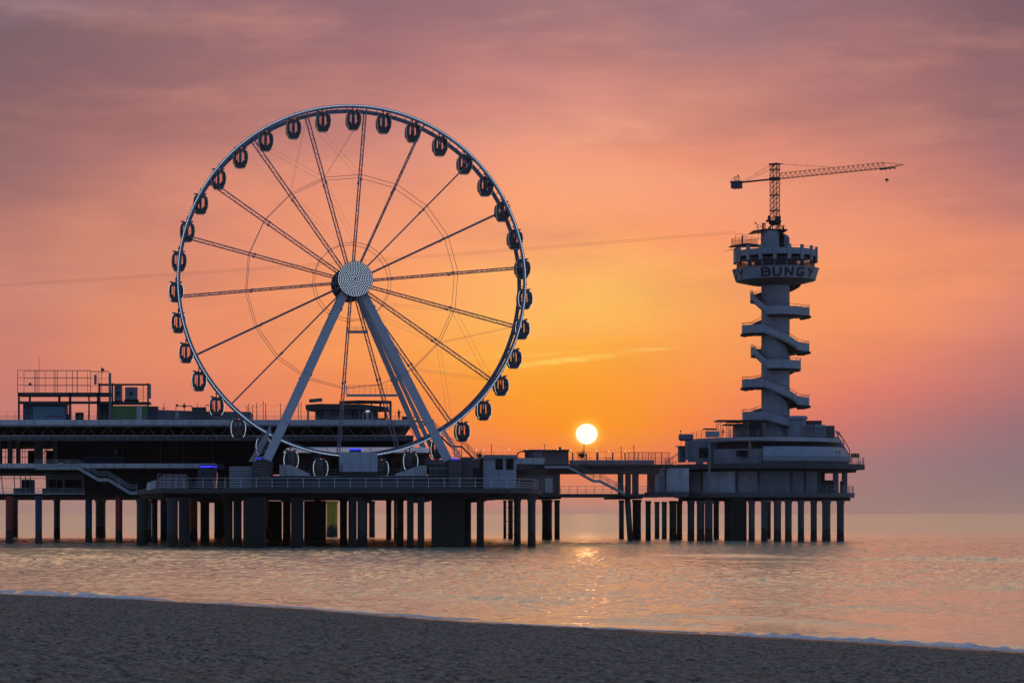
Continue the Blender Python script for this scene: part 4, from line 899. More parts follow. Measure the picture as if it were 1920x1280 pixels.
# roof pavilion (bar) right
YB = YR + 2
bar = thing('roof_bar', 'flat-roofed bar building with open pergola on the roof deck behind the wheel', 'bar building', (wx(650, YB), YB + 4, ZR))
mb = MB(); mb.prism([(wx(573, YB), wz(765.5, YB)), (wx(573, YB), wz(759, YB)), (wx(600, YB), wz(757.2, YB)), (wx(680, YB), wz(758, YB)), (wx(729, YB), wz(763.5, YB)), (wx(729, YB), wz(768, YB)), (wx(590, YB), wz(768, YB))], YB - 1, YB + 8); part('roof', mb, mat('roof_dark', (.045, .05, .055), .7), bar)
mb = MB(); mb.box(wx(591, YB), wx(708, YB), YB + .3, YB + 7, ZR, wz(768, YB)); part('wall', mb, mat('bar_wall', (.17, .18, .19), .7, var=.4, scale=.6, streak=.4), bar)
for a, b_, t, u, m_ in ((594, 607, 769, 782, darksteel), (621.5, 624.5, 769, 781, darksteel), (628, 640, 770, 778.5, tealglass), (646, 657.5, 770, 779, tealglass), (660, 664, 769.5, 783, darkglass), (666, 670, 769.5, 783, darkglass)):
    mb = MB(); mb.pbox(a, b_, t, u, YB + .2, YB + .29); part('window', mb, m_, bar)
for a in (576, 610, 672): mb = MB(); mb.box(wx(a, YB), wx(a + 3.5, YB), YB - .1, YB + .25, ZR, wz(766, YB)); part('column', mb, steel, bar)
mb = MB(); 
for a, b_ in ((636.5, 639), (653, 656), (670, 673), (695, 697.5), (711.5, 715), (730, 732.5)): mb.pbox(a, b_, 752, 761 if a < 700 else 770, YB, YB + .3)
part('pergola_post', mb, darksteel, bar)
mb = MB(); mb.prism([(wx(636, YB), wz(754, YB)), (wx(636, YB), wz(751.6, YB)), (wx(672, YB), wz(750, YB)), (wx(733, YB), wz(751, YB)), (wx(733, YB), wz(754, YB))], YB - .2, YB + 5); part('pergola_roof', mb, darksteel, bar)
mb = MB(); mb.box(wx(707, YB), wx(709, YB), YB, YB + 3, ZR, wz(768, YB)); mb.box(wx(721, YB), wx(724.5, YB), YB, YB + 3, ZR, wz(768, YB)); mb.box(wx(709, YB), wx(721, YB), YB, YB + .5, ZR, wz(783.5, YB)); part('window_frame', mb, darksteel, bar)
mb = MB(); mb.box(wx(730, YB), wx(734.5, YB), YB, YB + .3, ZR, wz(752, YB)); part('end_column', mb, steel, bar)
ks = thing('arched_kiosk', 'arched grey kiosk front with a small lit white sign on the roof deck', 'kiosk', (wx(689, YB - 1), YB - .6, ZR)); Y = YB - 1.2
mb = MB(); pts = [(679.5, 0)] + [(689 - 9.5 * math.cos(t), 777 - 6.5 * math.sin(t)) for t in [i * PI / 10 for i in range(11)]] + [(698.5, 0)]
mb.prism([(wx(p, Y), ZR if q == 0 else wz(q, Y)) for p, q in pts], Y, Y + .8); part('front', mb, offwhite, ks)
for a in (682, 691.5): mb = MB(); mb.box(wx(a, Y), wx(a + 4, Y), Y - .06, Y - .01, ZR, wz(774, Y)); part('opening', mb, darkglass, ks)
mb = MB(); mb.pbox(686, 693, 769.3, 771.2, Y - .2, Y - .05); part('lit_sign', mb, emit('sign_white', (.85, .92, 1), .9), ks)
sg = thing('roof_sign', 'small dark tilted hoarding on legs above the left end of the bar roof', 'sign', tuple(W(592, 757, YB + 1))); Y = YB + .5
mb = MB(); mb.prism([(wx(579.5, Y), wz(754.5, Y)), (wx(579.5, Y), wz(748, Y)), (wx(604, Y), wz(745.8, Y)), (wx(604, Y), wz(752.6, Y))], Y, Y + .15); part('panel', mb, raildark, sg)
for q0, q1 in ((749.5, 750.3), (752, 752.8)): mb = MB(); mb.prism([(wx(585, Y), wz(q1 + .2, Y)), (wx(585, Y), wz(q0 + .2, Y)), (wx(602, Y), wz(q0 - .9, Y)), (wx(602, Y), wz(q1 - .9, Y))], Y - .03, Y - .005); part('pale_line', mb, mat('sign_line', (.3, .22, .2), .6), sg)
mb = MB()
for p in (585, 592, 602): mb.bar(W(p, 754, Y + .2), W(p + .5, 759, Y + .2), .04)
part('leg', mb, raildark, sg)
mb = MB(); Y = YB - .5; mb.box(wx(754, Y), wx(764, Y), Y, Y + 1, ZR + .3, ZR + .9); mb.box(wx(755, Y), wx(756, Y), Y + .1, Y + .9, ZR, ZR + .3); mb.box(wx(762, Y), wx(763, Y), Y + .1, Y + .9, ZR, ZR + .3); single('bench', mb, darksteel, 'dark bench near the right end of the roof deck, beside a standing person', 'bench')
# stairs at the right end of the roof deck
st2 = stair('staircase', 'thin dark outdoor staircase stepping down from the right end of the roof deck', [(776, 790), (800, 793), (846, 838), (866, 838), (890, 862)], YF + 3, 1.3, darksteel, raildark, 1.15, stringer=3.0)
mb = MB(); Y = YF + 3.2
for p in (852, 865.5):
    for dy in (0, 1.2): mb.bar(W(p, 838, Y + dy), W(p, 868, Y + dy), .07)
mb.bar(W(852, 841, Y), W(865.5, 855, Y), .04); mb.bar(W(865.5, 841, Y), W(852, 855, Y), .04); mb.bar(W(852, 856, Y), W(865.5, 856, Y), .05)
part('trestle', mb, darksteel, st2)

# ================================================================== LINK BRIDGE (middle)
YL = 372.0
lk = thing('link_bridge', 'two-level pier bridge linking the pavilion to the tower platform, sun above it', 'pier bridge', (30, 378, 0))
warmwall = mat('haze_warm_concrete', (.26, .22, .22), .7, var=.25, streak=.4)  # warm haze around the low sun is put into this wall colour
pb('upper_deck', 770, 1262, 870, 874.5, YL, YL + 22, darkcon, lk); pb('deck_beam', 968, 1235, 875, 888.5, YL + .5, YL + 2, mat('haze_red_beam', (.10, .06, .055), .7, var=.3), lk); pb('deck_beam', 968, 1235, 875, 885, YL + 20, YL + 21, MATS['haze_red_beam'], lk)  # beam colour carries the red veil of haze near the sun
pb('parapet', 968, 1022, 858, 869.9, YL - .2, YL + .05, offwhite, lk); pb('parapet', 775, 967.5, 861, 869.9, YL + .5, YL + .7, warmwall, lk)
pb('block_wall', 968, 1040, 874.6, 925, YL + 1, YL + 20, warmwall, lk); pb('block_column', 1040.2, 1050, 874.6, 925, YL + .7, YL + 20.5, mat('block_column', (.12, .09, .09), .7), lk)
mb = MB()
for i in range(14): mb.pbox(970 + i * 3.5, 971.6 + i * 3.5, 884, 925, YL + .9, YL + .98)
part('corrugation', mb, warmwall, lk); pb('door', 1022, 1036, 896, 923, YL + .86, YL + .89, offwhite, lk)
pb('lower_deck', 878, 1180, 925.3, 930.8, YL, YL + 22, darkcon, lk)
pb('pile_cap', 1015, 1052, 930.9, 935, YL + .5, YL + 21, blackcon, lk); pb('pile_cap', 940, 1014, 931, 935, YL + .6, YL + 21, blackcon, lk); pb('pile_cap', 1158, 1205, 931, 934.5, YL + .5, YL + 21, blackcon, lk)
for a, b_ in ((1160, 1169), (1174, 1183), (1187, 1197.5)): pb('column', a, b_, 888.6, 925.2, YL + .6, YL + 2, mat('haze_red_column', (.10, .065, .06), .7, var=.3), lk)  # columns tinted with the same red sun haze
for a, b_, base in ((944, 949.5, 1009), (953, 962, 1010), (1017, 1036, 1011), (1040, 1050, 1010.5), (1161, 1170.5, 1010), (1187, 1203, 1012)): pile(lk, a, b_, base, wz(935, YL + .5), darkcon)
mb = MB(); Y = YL + 2; mb.bar(W(1176.5, 933, Y), W(1182, 1016, Y), .48, 8); part('raking_pile', mb, darkcon, lk)
mb = MB()
for q in (951, 977, 1002): mb.bar(W(944, q, YL + 8), W(966, q, YL + 8), .06)
part('pile_tie', mb, blackcon, lk)
rl = MB(); prailing(rl, 1051, 1178, 911.5, 925.3, YL + .3, 8, (1, .55, .25), .04, .045); prailing(rl, 1197, 1262, 911.5, 925.3, YL + .3, 4, (1, .7, .45, .2), .035, .04); part('lower_railing', rl, raildark, lk)
pb('lower_deck', 1180, 1262, 925.3, 930.8, YL, YL + 22, darkcon, lk)
rl = MB(); prailing(rl, 1022, 1262, 858, 870, YL + .2, 14, (1, .5, .3, .12), .03, .035); part('upper_railing', rl, mat('haze_rail', (.28, .24, .25), .6), lk)  # rail colour has the warm haze painted in
pb('screen_panel', 1068, 1226, 862, 869.9, YL + .4, YL + .5, mat('screen_panel', (.32, .28, .29), .6, var=.3), lk)
rl = MB(); Y = YL + 14; prailing(rl, 866, 1256, 847.5, 870, Y, 26, (1,), .022, .035); part('rear_rail', rl, raildark, lk)
# glass windbreak on the bridge, right of the sun
wb = thing('windbreak', 'row of upright glass windbreak panels on the bridge deck left of the tower platform', 'windbreak', tuple(W(1220, 870, YL + 8))); mb = MB(); Y = YL + 8
for p in (1178, 1190, 1197, 1205, 1216, 1221, 1229, 1240, 1253.5): mb.bar(W(p, 848, Y), W(p, 871, Y), .06)
mb.bar(W(1176, 848, Y), W(1254, 848, Y), .04); part('frame', mb, raildark, wb); mb = MB(); mb.pbox(1178, 1253, 849, 869, Y + .08, Y + .1); part('glass', mb, glassmat('windbreak_glass', (.93, .92, .92), .04), wb)
stair('staircase', 'pale concrete staircase crossing the gap below the sun, with a mid landing', [(1022, 877.5), (1066, 877.5), (1114, 904), (1126, 904), (1172, 928)], YL - 1.8, 1.5, mat('stair_warm', (.34, .33, .36), .6, var=.2, streak=.3), mat('stair_rail', (.26, .24, .26), .6), 1.0, stringer=5.0)
# kiosk and furniture on the bridge
kk = thing('bridge_kiosk', 'low flat-roofed kiosk with arched front on the bridge deck, left of the sun', 'kiosk', tuple(W(1030, 870, YL + 4))); Y = YL + 4
mb = MB(); mb.pbox(988, 1066, 845.5, 871, Y, Y + 4); part('wall', mb, mat('kiosk_wall', (.16, .11, .12), .7, var=.3), kk)
mb = MB(); mb.pbox(984, 1067.5, 842.5, 845.4, Y - .3, Y + 4.2); part('roof', mb, darksteel, kk)
mb = MB(); mb.pbox(1000, 1017, 846, 857, Y - .06, Y - .01); part('shutter', mb, steel, kk); mb = MB(); mb.pbox(1048, 1052.5, 837.5, 842.4, Y + .5, Y + 1); part('chimney', mb, steel, kk)
mb = MB(); mb.pbox(1010, 1013, 841.6, 842.4, Y - .2, Y); part('blue_light', mb, blueled, kk)
mb = MB()
for i in range(9):
    t0 = PI * (.05 + .1 * i); mb.bar((wx(980, Y) - 1.05 * math.cos(t0), Y, wz(857, Y) + 1.0 * math.sin(t0)), (wx(980, Y) - 1.05 * math.cos(t0 + .32), Y, wz(857, Y) + 1.0 * math.sin(t0 + .32)), .14)
mb.box(wx(971.5, Y), wx(972.5, Y), Y, Y + .2, wz(870, Y), wz(856, Y)); mb.pbox(984, 992, 846, 870, Y - .1, Y + .1); part('arch', mb, darksteel, kk)
def palm(px_, base, s, Y, lab):
    th_ = thing('potted_shrub', lab, 'plant', tuple(W(px_, base, Y))); mb = MB(); c = W(px_, base, Y); mb.bar(c, c + UP * 1.0 * s, .06, 5); part('trunk', mb, leafm, th_)
    mb = MB(); rr = random.Random(int(px_))
    for i in range(170):
        d = Vector((rr.gauss(0, 1), rr.gauss(0, 1), rr.gauss(.25, .8))).normalized(); p0 = c + UP * 1.15 * s + d * (.25 * s * rr.random()); p1 = p0 + d * (.35 + .5 * rr.random()) * s + UP * .05
        w_ = Vector((rr.uniform(-1, 1), rr.uniform(-1, 1), rr.uniform(-1, 1))).normalized() * .045; mb.add([p0 - w_, p0 + w_, p1 + w_ * .3, p1 - w_ * .3], [(0, 1, 2, 3)])
    part('leaves', mb, leafm, th_); mb = MB(); mb.lathe(tuple(c), [(0, c.z), (.28, c.z), (.36, c.z + .5), (0, c.z + .5)], 10); part('pot', mb, blackcon, th_)
palm(1090.5, 870, 1.25, YL + 5, 'round bushy shrub in a pot on the bridge, just below the sun'); palm(899, 870, 1.15, YL + 10, 'bushy shrub in a pot at the foot of the thin dark staircase')
for i, (p, t) in enumerate(((921.5, 832), (1021, 832.5), (1095, 833), (1164.5, 836.5), (1188.5, 833.5))):
    pole(p, t, wz(870, YL + 2), YL + 2, ['festoon pole behind the white ticket office roof', 'festoon pole in front of the low bridge kiosk', 'festoon pole right under the sun', 'festoon pole midway between the sun and the tower, left of the leaning one', 'leaning-looking festoon pole at the start of the glass windbreak'][i])
festoon('string_lights', 'string lights sagging over the bridge deck from the stairs to the windbreak', [(880, 834), (921.5, 833), (1021, 833), (1095, 834), (1164.5, 838), (1188.5, 834)], YL + 2, 9, .014, 3)
def table(px_, base, Y, lab):
    th_ = thing('bistro_table', lab, 'table', tuple(W(px_, base, Y)), None); c = W(px_, base, Y); mb = MB(); mb.lathe(tuple(c), [(0, c.z + 1.05), (.55, c.z + 1.05), (.55, c.z + 1.12), (0, c.z + 1.12)], 14); part('top', mb, darksteel, th_)
    mb = MB(); mb.bar(c, c + UP * 1.05, .06, 6); part('leg', mb, darksteel, th_)
table(1137, 870, YL + 4, 'high standing table on the bridge, left of the pair'); table(1144, 870, YL + 5, 'high standing table on the bridge, right of the pair')
def bollard(px_, t, Y, lab, w_=3.0, m_=None): 
    mb = MB(); x = wx(px_, Y); r = w_ / 2 * Y / F; z0 = wz(870, Y); z1 = wz(t, Y); mb.lathe((x, Y), [(0, z0), (r, z0), (r, z1 - .1), (r * .7, z1), (0, z1)], 10); single('litter_bin', mb, m_ or steel, lab, 'bin')
for p, t, l in ((1073.5, 848, 'slim pale upright bin right of the bridge kiosk'), (1099.5, 849, 'slim upright bin right of the bushy shrub'), (1120, 847.5, 'wide grey upright bin midway along the bridge'), (1148.5, 848, 'pale upright bin right of the standing tables'), (1172, 848, 'blue-grey bin next to the festoon pole before the windbreak')):
    bollard(p, t, YL + 3, l, 4.5 if p == 1120 else 2.6)
# ================================================================== TOWER PLATFORM
PC = (wx(1432, 385.0), 385.0)
tp = thing('tower_platform', 'round two-level pier head on a ring of dark piles with a white round restaurant building', 'pier head', (PC[0], PC[1], 0))
def rp(px_): return px_ * 385.0 / F
def tring(name, r0, r1, z0, z1, m_, a0=0, a1=360, n=72, parent=None, **k):
    mb = MB(); mb.ringbox(PC, r0, r1, z0, z1, n, a0, a1); return part(name, mb, m_, parent or tp, **k)
RM, RL = 16.95, 15.25
ZM1, ZM0, ZL1, ZL0 = 12.85, 12.05, 8.05, 7.28
tring('middle_deck', 0.5, RM, ZM0, ZM1, darkcon)
tring('lower_deck', 0.5, RL, ZL0, ZL1, mat('lower_deck', (.10, .11, .13), .8, var=.3, streak=.3)); tring('ring_beam', 1, RL - .7, ZL0 - .55, ZL0 - .004, blackcon)
tring('soffit_beam', 1, RM - 1.4, ZM0 - .45, ZM0 - .004, blackcon)
def ringrail(name, r, z, h, n, rails, m_, a0=-125, a1=125, rr=.03, pr=.04, parent=None):
    mb = MB()
    P_ = lambda a, zz: (PC[0] + r * math.sin(R(a)), PC[1] - r * math.cos(R(a)), zz)
    for i in range(n + 1):
        a = a0 + (a1 - a0) * i / n; mb.bar(P_(a, z), P_(a, z + h), pr)
        if i < n:
            b_ = a0 + (a1 - a0) * (i + 1) / n
            for t in rails: mb.bar(P_(a, z + h * t), P_(b_, z + h * t), rr, caps=False)
    return part(name, mb, m_, parent or tp)
ringrail('lower_railing', RL - .15, ZL1, 1.15, 27, (1, .66, .4, .15), mat('lower_rail', (.30, .33, .38), .6))
ringrail('middle_railing', RM - .15, ZM1, 1.2, 30, (1, .5, .36, .22, .1), mat('mid_rail', (.20, .21, .24), .6), rr=.022)
# lower storey
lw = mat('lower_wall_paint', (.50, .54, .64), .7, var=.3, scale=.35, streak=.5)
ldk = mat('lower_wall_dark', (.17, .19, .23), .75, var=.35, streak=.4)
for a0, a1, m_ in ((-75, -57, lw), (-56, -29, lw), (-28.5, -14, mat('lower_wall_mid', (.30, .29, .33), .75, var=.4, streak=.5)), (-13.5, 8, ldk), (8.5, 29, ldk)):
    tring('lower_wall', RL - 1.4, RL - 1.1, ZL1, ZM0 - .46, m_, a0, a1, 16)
tring('lower_wall', RL - 4, RL - 3.8, ZL1, ZM0 - .46, interior, 29, 52, 12); 
tring('counter', RL - 1.6, RL - 1.2, ZL1, ZL1 + 2.1, interior, 31, 50, 10); tring('counter', RL - 1.8, RL - 1.2, ZL1, ZL1 + 2.0, blackcon, 60, 84, 10)
for a in (-56.5, -28.7, -13.7, 8.2, 18, 29.5, 46, 60): 
    mb = MB(); r = RL - 1.0; x, y = PC[0] + r * math.sin(R(a)), PC[1] - r * math.cos(R(a)); w_ = .42 if a in (46, 60) else .16
    mb.box(x - w_, x + w_, y - .2, y + .4, ZL1, ZM0 - .46); part('column', mb, ldk if w_ > .3 else darksteel, tp)
mb = MB(); r = RL - 1.02; x, y = PC[0] + r * math.sin(R(-66)), PC[1] - r * math.cos(R(-66)); mb.box(x - .35, x + .35, y - .12, y, ZL1 + .05, ZL1 + 2.1); part('service_door', mb, mat('service_door', (.28, .31, .38), .6), tp)
mb = MB()
for a0 in (-34, -64): 
    x, y = PC[0] + (RL - .6) * math.sin(R(a0)), PC[1] - (RL - .6) * math.cos(R(a0)); mb.box(x - .6, x + .6, y - .2, y + .1, ZL1 + .4, ZL1 + .5); mb.box(x - .6, x - .5, y - .2, y + .1, ZL1, ZL1 + .4); mb.box(x + .5, x + .6, y - .2, y + .1, ZL1, ZL1 + .4)
part('bench', mb, raildark, tp, label='two low benches against the lower wall') if False else None
# restaurant storey
rest_w = mat('restaurant_wall', (.25, .30, .38), .6, var=.2, scale=.4, streak=.35)
mb = MB(); mb.lathe(PC, [(13.9, ZM1 + .004), (14.55, ZM1 + .5), (14.5, ZM1 + 1.3), (13.6, 15.55), (13.2, 15.76), (12.6, 15.76), (12.6, ZM1 + .004)], 60, -11, 140); part('curved_wall', mb, rest_w, tp, smooth=False)
tring('window_band', 11.9, 12.3, 15.5, 16.62, darkglass, -11, 150)
tring('roof_slab', .5, 12.75, 16.6, 17.3, mat('roof_edge', (.36, .39, .45), .6, var=.2, streak=.4))
tring('inner_wall', 9.8, 10.2, ZM1 + .004, 16.59, mat('terrace_wall', (.17, .16, .18), .7, var=.5, scale=.4), -80, -11)
wallL = mat('terrace_panel', (.21, .235, .29), .7, var=.4, scale=.6)
tring('terrace_panel', 13.3, 13.45, ZM1 + .004, 15.35, mat('terrace_front', (.26, .27, .32), .7, var=.35, scale=.5, streak=.5), -48, -11.5); tring('terrace_panel', 12.2, 12.35, ZM1 + .004, 15.6, rest_w, -78, -66)
def tbox(name, pxa, pxb, t, u, Y0, d, m_, parent=None): mb = MB(); mb.pbox(pxa, pxb, t, u, Y0, Y0 + d); return part(name, mb, m_, parent or tp)
YT = 373.0
tbox('opening', 1311, 1329, 841, 858, 372.6, .3, darkglass); tbox('opening', 1381, 1402, 844, 857, 371.3, .3, darkglass); tbox('blue_awning', 1311, 1329, 837.5, 841, 372.4, .5, bluep)
tbox('pillar', 1285, 1290, 826, 862, 377.5, .5, wallL)
tbox('side_wall', 1290.2, 1346, 826, 866, 378, .4, wallL)
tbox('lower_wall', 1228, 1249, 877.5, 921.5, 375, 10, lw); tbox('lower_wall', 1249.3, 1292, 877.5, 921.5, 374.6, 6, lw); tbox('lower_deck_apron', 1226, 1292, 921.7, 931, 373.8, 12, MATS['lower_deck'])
tbox('column_strip', 1248, 1249.6, 877.5, 921, 374.5, .3, darksteel); tbox('service_door', 1236, 1245, 891, 920, 374.93, .05, mat('service_door', (.28, .31, .38), .6))
mb = MB(); mb.prism([(wx(1404, 370.6), 16.6), (wx(1407, 370.6), 16.6), (wx(1411, 369.8), ZM1), (wx(1405, 369.8), ZM1)], 370.2, 370.8); part('pillar', mb, mat('pillar_grey', (.14, .14, .15), .7), tp)
tring('canopy_fascia', 12.76, 13.5, 16.75, 17.05, mat('canopy_fascia', (.36, .33, .38), .6, var=.2), -42, -2, 20)
mb = MB(); Y = 371.4
for a, b_ in ((1555.5, 1559.5), (1564.5, 1568.5), (1573, 1575)):
    yy = PC[1] - math.sqrt(max(0, 14.1 ** 2 - (wx(a, 377) - PC[0]) ** 2)) ; mb.box(wx(a, yy), wx(b_, yy), yy - .1, yy + .3, wz(854, yy), wz(846, yy))
part('small_window', mb, darkglass, tp)
# slanting wing at the right with its stair rail
mb = MB(); Y = 383
mb.add([W(1562, 819, Y), W(1573, 819, Y), W(1594, 854, Y), W(1596, 864, Y), W(1588, 864, Y), W(1562, 826, Y)] + [W(1562, 819, Y) + Vector((0, 6, 0)), W(1573, 819, Y) + Vector((0, 6, 0)), W(1594, 854, Y) + Vector((0, 6, 0)), W(1596, 864, Y) + Vector((0, 6, 0)), W(1588, 864, Y) + Vector((0, 6, 0)), W(1562, 826, Y) + Vector((0, 6, 0))],
       [(0, 1, 2, 3, 4, 5), (11, 10, 9, 8, 7, 6)] + [(i, (i + 1) % 6, 6 + (i + 1) % 6, 6 + i) for i in range(6)])
part('slanting_wing', mb, rest_w, tp)
mb = MB(); Y = 382
for p, q in (((1566, 808), (1573, 815)), ((1573, 811), (1586, 830)), ((1586, 830), (1593, 843)), ((1593, 843), (1593, 854)), ((1566, 808), (1575, 811)), ((1573, 811), (1577, 819)), ((1580, 824), (1583, 834))): mb.bar(W(*p, Y), W(*q, Y), .09)
part('wing_rail', mb, raildark, tp)
ringrail('roof_railing', 12.6, 17.3, 1.25, 24, (1, .72, .55, .38, .2), mat('roof_rail2', (.22, .23, .26), .6), -88, 88, .02, .045)
# piles under the pier head
for a, b_, base in ((1211, 1221, 1013), (1228, 1237, 1009.5), (1241.5, 1251, 1009.5), (1256, 1269.5, 1013), (1269.5, 1280, 1012), (1290, 1303, 1013.5), (1307.5, 1322, 1014), (1322.5, 1337.5, 1015), (1338.5, 1349, 1011), (1359, 1369.5, 1013.5),
                   (1404.5, 1416.5, 1014.5), (1428, 1440, 1015.5), (1439, 1446, 1010), (1452, 1466, 1015.5), (1473, 1486, 1015.5), (1497, 1509, 1015.5), (1521, 1533, 1014.5), (1543, 1559, 1015), (1570.5, 1584, 1014.5)):
    pile(tp, a, b_, base, ZL0 - .555, darkcon)
mb = MB(); mb.pbox(1373.5, 1400, 931, 1014.5, 371, 374); part('core_pier', mb, blackcon, tp)
# flagless tall pole and small things
mb = MB(); mb.bar((wx(1330, 368.5), 368.5, ZL1), (wx(1330, 368.5), 368.5, wz(820, 368.5)), .14, 8); single('tall_pole', mb, mat('pole_grey', (.18, .19, .22), .5), 'tall thin grey pole in front of the pier head, left of the black core pier', 'pole')
hut = thing('lookout_hut', 'small purple-grey hut with a flat brim at the left edge of the pier head', 'hut', tuple(W(1280, 866, 383))); mb = MB(); mb.pbox(1274, 1286, 837, 866, 383, 385); part('wall', mb, mat('hut_wall', (.17, .17, .24), .7), hut); mb = MB(); mb.pbox(1270, 1287, 835.5, 836.9, 382.7, 385.3); part('roof', mb, darksteel, hut)
mb = MB(); mb.pbox(1281, 1285, 843, 857, 382.9, 382.97); part('door', mb, darkglass, hut)
tnk = MB(); tnk.lathe((wx(1286, 380), 380), [(0, wz(826, 380)), (1.0, wz(826, 380)), (1.25, wz(823, 380)), (1.25, wz(815, 380)), (1.0, wz(813.5, 380)), (0, wz(813.5, 380))], 20); single('water_tank', tnk, mat('tank', (.17, .17, .22), .6), 'round purple-grey tank beside the roof railing at the left of the pier head', 'tank', smooth=False)
mb = MB(); mb.bar(W(1276, 806, 379), W(1277, 836, 379), .05); mb.ball(W(1276, 808, 379), .14, 6); single('aerial_mast', mb, raildark, 'thin mast with a small knob beside the round tank', 'aerial')
mb = MB(); 
for p, q in (((1250, 864), (1274, 846.5)), ((1250, 866), (1274, 849.5)), ((1256, 859.5), (1256, 869))): mb.bar(W(*p, 380), W(*q, 380), .06)
single('ramp_rail', mb, raildark, 'sloping handrail rising to the small hut at the pier head', 'handrail')
# roof terrace things
ZT = 17.3
def roofbox(name, lab, cat, a, b_, t, Y0, d, m_, u=None):
    mb = MB(); mb.box(wx(a, Y0), wx(b_, Y0), Y0, Y0 + d, ZT if u is None else wz(u, Y0), wz(t, Y0)); return single(name, mb, m_, lab, cat)
cn = thing('terrace_canopy', 'thin-legged flat canopy frame on the pier head roof left of the tower', 'canopy', tuple(Vector((wx(1365, 377), 378, ZT)))); Y = 377
mb = MB(); mb.pbox(1346, 1394, 786.8, 789.6, Y, Y + 4); part('roof', mb, darksteel, cn); mb = MB(); mb.pbox(1368, 1394, 788, 791, Y + 1, Y + 5); part('roof', mb, interior, cn)
mb = MB()
for p in (1343, 1346.5, 1350.5): mb.bar(W(p, 788, Y), (wx(p, Y), Y, ZT), .05)
mb.bar(W(1346, 790, Y), W(1342, 790, Y), .05); mb.bar(W(1343, 799, Y), W(1356, 789, Y), .04); mb.bar(W(1350, 797, Y), W(1356, 803, Y), .04)
part('leg', mb, raildark, cn)
cn2 = thing('terrace_pavilion', 'dark glass-sided pavilion under the first turn of the tower stairs', 'pavilion', (wx(1400, 379), 380, ZT)); Y = 377.5
mb = MB(); mb.pbox(1361, 1398, 794, 796.6, Y, Y + 4); part('roof', mb, darksteel, cn2); mb = MB()
for p in (1363, 1366.5, 1370): mb.bar(W(p, 796, Y + .1), (wx(p, Y), Y + .1, ZT), .07)
part('post', mb, raildark, cn2); mb = MB(); mb.box(wx(1383, Y), wx(1406, Y), Y + .5, Y + 5, ZT, wz(793, Y)); part('wall', mb, mat('pavilion_wall', (.10, .08, .09), .7, var=.4), cn2)
mb = MB(); mb.box(wx(1406.5, Y), wx(1429, Y), Y + .3, Y + 5, ZT, wz(790, Y)); part('dark_opening', mb, interior, cn2); mb = MB(); mb.box(wx(1429.5, Y), wx(1436, Y), Y + .2, Y + 5, ZT, wz(792, Y)); part('pier_wall', mb, mat('brown_wall', (.13, .10, .09), .7), cn2)
roofbox('awning', 'low flat dark awning over tables on the pier head roof', 'awning', 1322, 1345, 802.5, 375, 3, darksteel, 804.5)
roofbox('glass_screen', 'pale bluish screen behind the roof railing left of the tower', 'screen', 1323, 1349, 808, 374, .2, mat('pale_screen', (.26, .30, .36), .5))
dr = thing('plant_room', 'round white plant room with overhanging cap right of the tower foot', 'plant room', (wx(1500, 381), 382, ZT))
cx_, cy_ = wx(1493, 382), 382.0
mb = MB(); mb.lathe((cx_, cy_), [(0, ZT), (1.55, ZT), (1.55, wz(787, 382)), (0, wz(787, 382))], 28); part('wall', mb, rest_w, dr); mb = MB(); mb.lathe((cx_, cy_), [(0, wz(786.9, 382)), (1.75, wz(786.9, 382)), (1.9, wz(785.5, 382)), (1.9, wz(781, 382)), (1.7, wz(779.8, 382)), (0, wz(779.8, 382))], 28); part('cap', mb, rest_w, dr)
r1 = roofbox('machine_room', 'dark rust-brown flat box behind the cooling units, right of the round plant room', 'machine room', 1499, 1541, 788, 384, 4, mat('machine_brown', (.10, .06, .055), .7, var=.3))
mb = MB()
def unit(lab, a, b_, t, Y, d=1.6, m_=steel):
    u = thing('cooling_unit', lab, 'cooling unit', (wx((a + b_) / 2, Y), Y + d / 2, ZT)); z1 = wz(t, Y); mb = MB(); mb.box(wx(a, Y), wx(b_, Y), Y, Y + d, ZT + .15, z1); part('casing', mb, m_, u)
    mb = MB(); n_ = max(2, int((z1 - ZT) / .22))
    for i in range(n_ - 1): mb.box(wx(a, Y) + .08, wx(b_, Y) - .08, Y - .03, Y - .003, ZT + .25 + i * .22, ZT + .36 + i * .22)
    part('louvre', mb, darksteel, u); mb = MB(); mb.box(wx(a, Y) + .1, wx(b_, Y) - .1, Y + .1, Y + d - .1, ZT, ZT + .149); part('base', mb, blackcon, u)
unit('low wide cooling unit nearest the round plant room', 1503, 1527, 797, 376, 1.6, mat('unit_grey', (.22, .26, .32), .5)); unit('bright blue-grey cooling unit, second from the right on the pier head roof', 1529, 1547.5, 796, 375.5, 1.6, mat('unit_blue', (.27, .36, .44), .5)); unit('brownish cooling unit at the right end of the pier head roof', 1549, 1565, 797.5, 376.5, 2, mat('unit_brown', (.15, .13, .15), .6))
sgn = thing('lamp_box', 'small black-framed pair of floodlights above the railing at the far right of the pier head', 'floodlight', (wx(1603, 381), 381, ZM1)); Y = 381
mb = MB()
for a in (1596, 1603.5): mb.bar(W(a, 850, Y), W(a + 7, 850, Y), .09); mb.bar(W(a, 857, Y), W(a + 7, 857, Y), .09); mb.bar(W(a, 850, Y), W(a, 857, Y), .09); mb.bar(W(a + 7, 850, Y), W(a + 7, 857, Y), .09)
part('frame', mb, blackcon, sgn); mb = MB(); mb.bar(W(1597, 857, Y), (wx(1596, Y), Y, ZM1), .06); mb.bar(W(1609, 857, Y), (wx(1612, Y), Y, ZM1), .06); part('post', mb, raildark, sgn)
mb = MB(); mb.pbox(1597, 1602, 851, 856.5, Y + .02, Y + .1); mb.pbox(1604.5, 1610, 851, 856.5, Y + .02, Y + .1); part('lens', mb, mat('lamp_lens', (.30, .25, .15), .4), sgn)

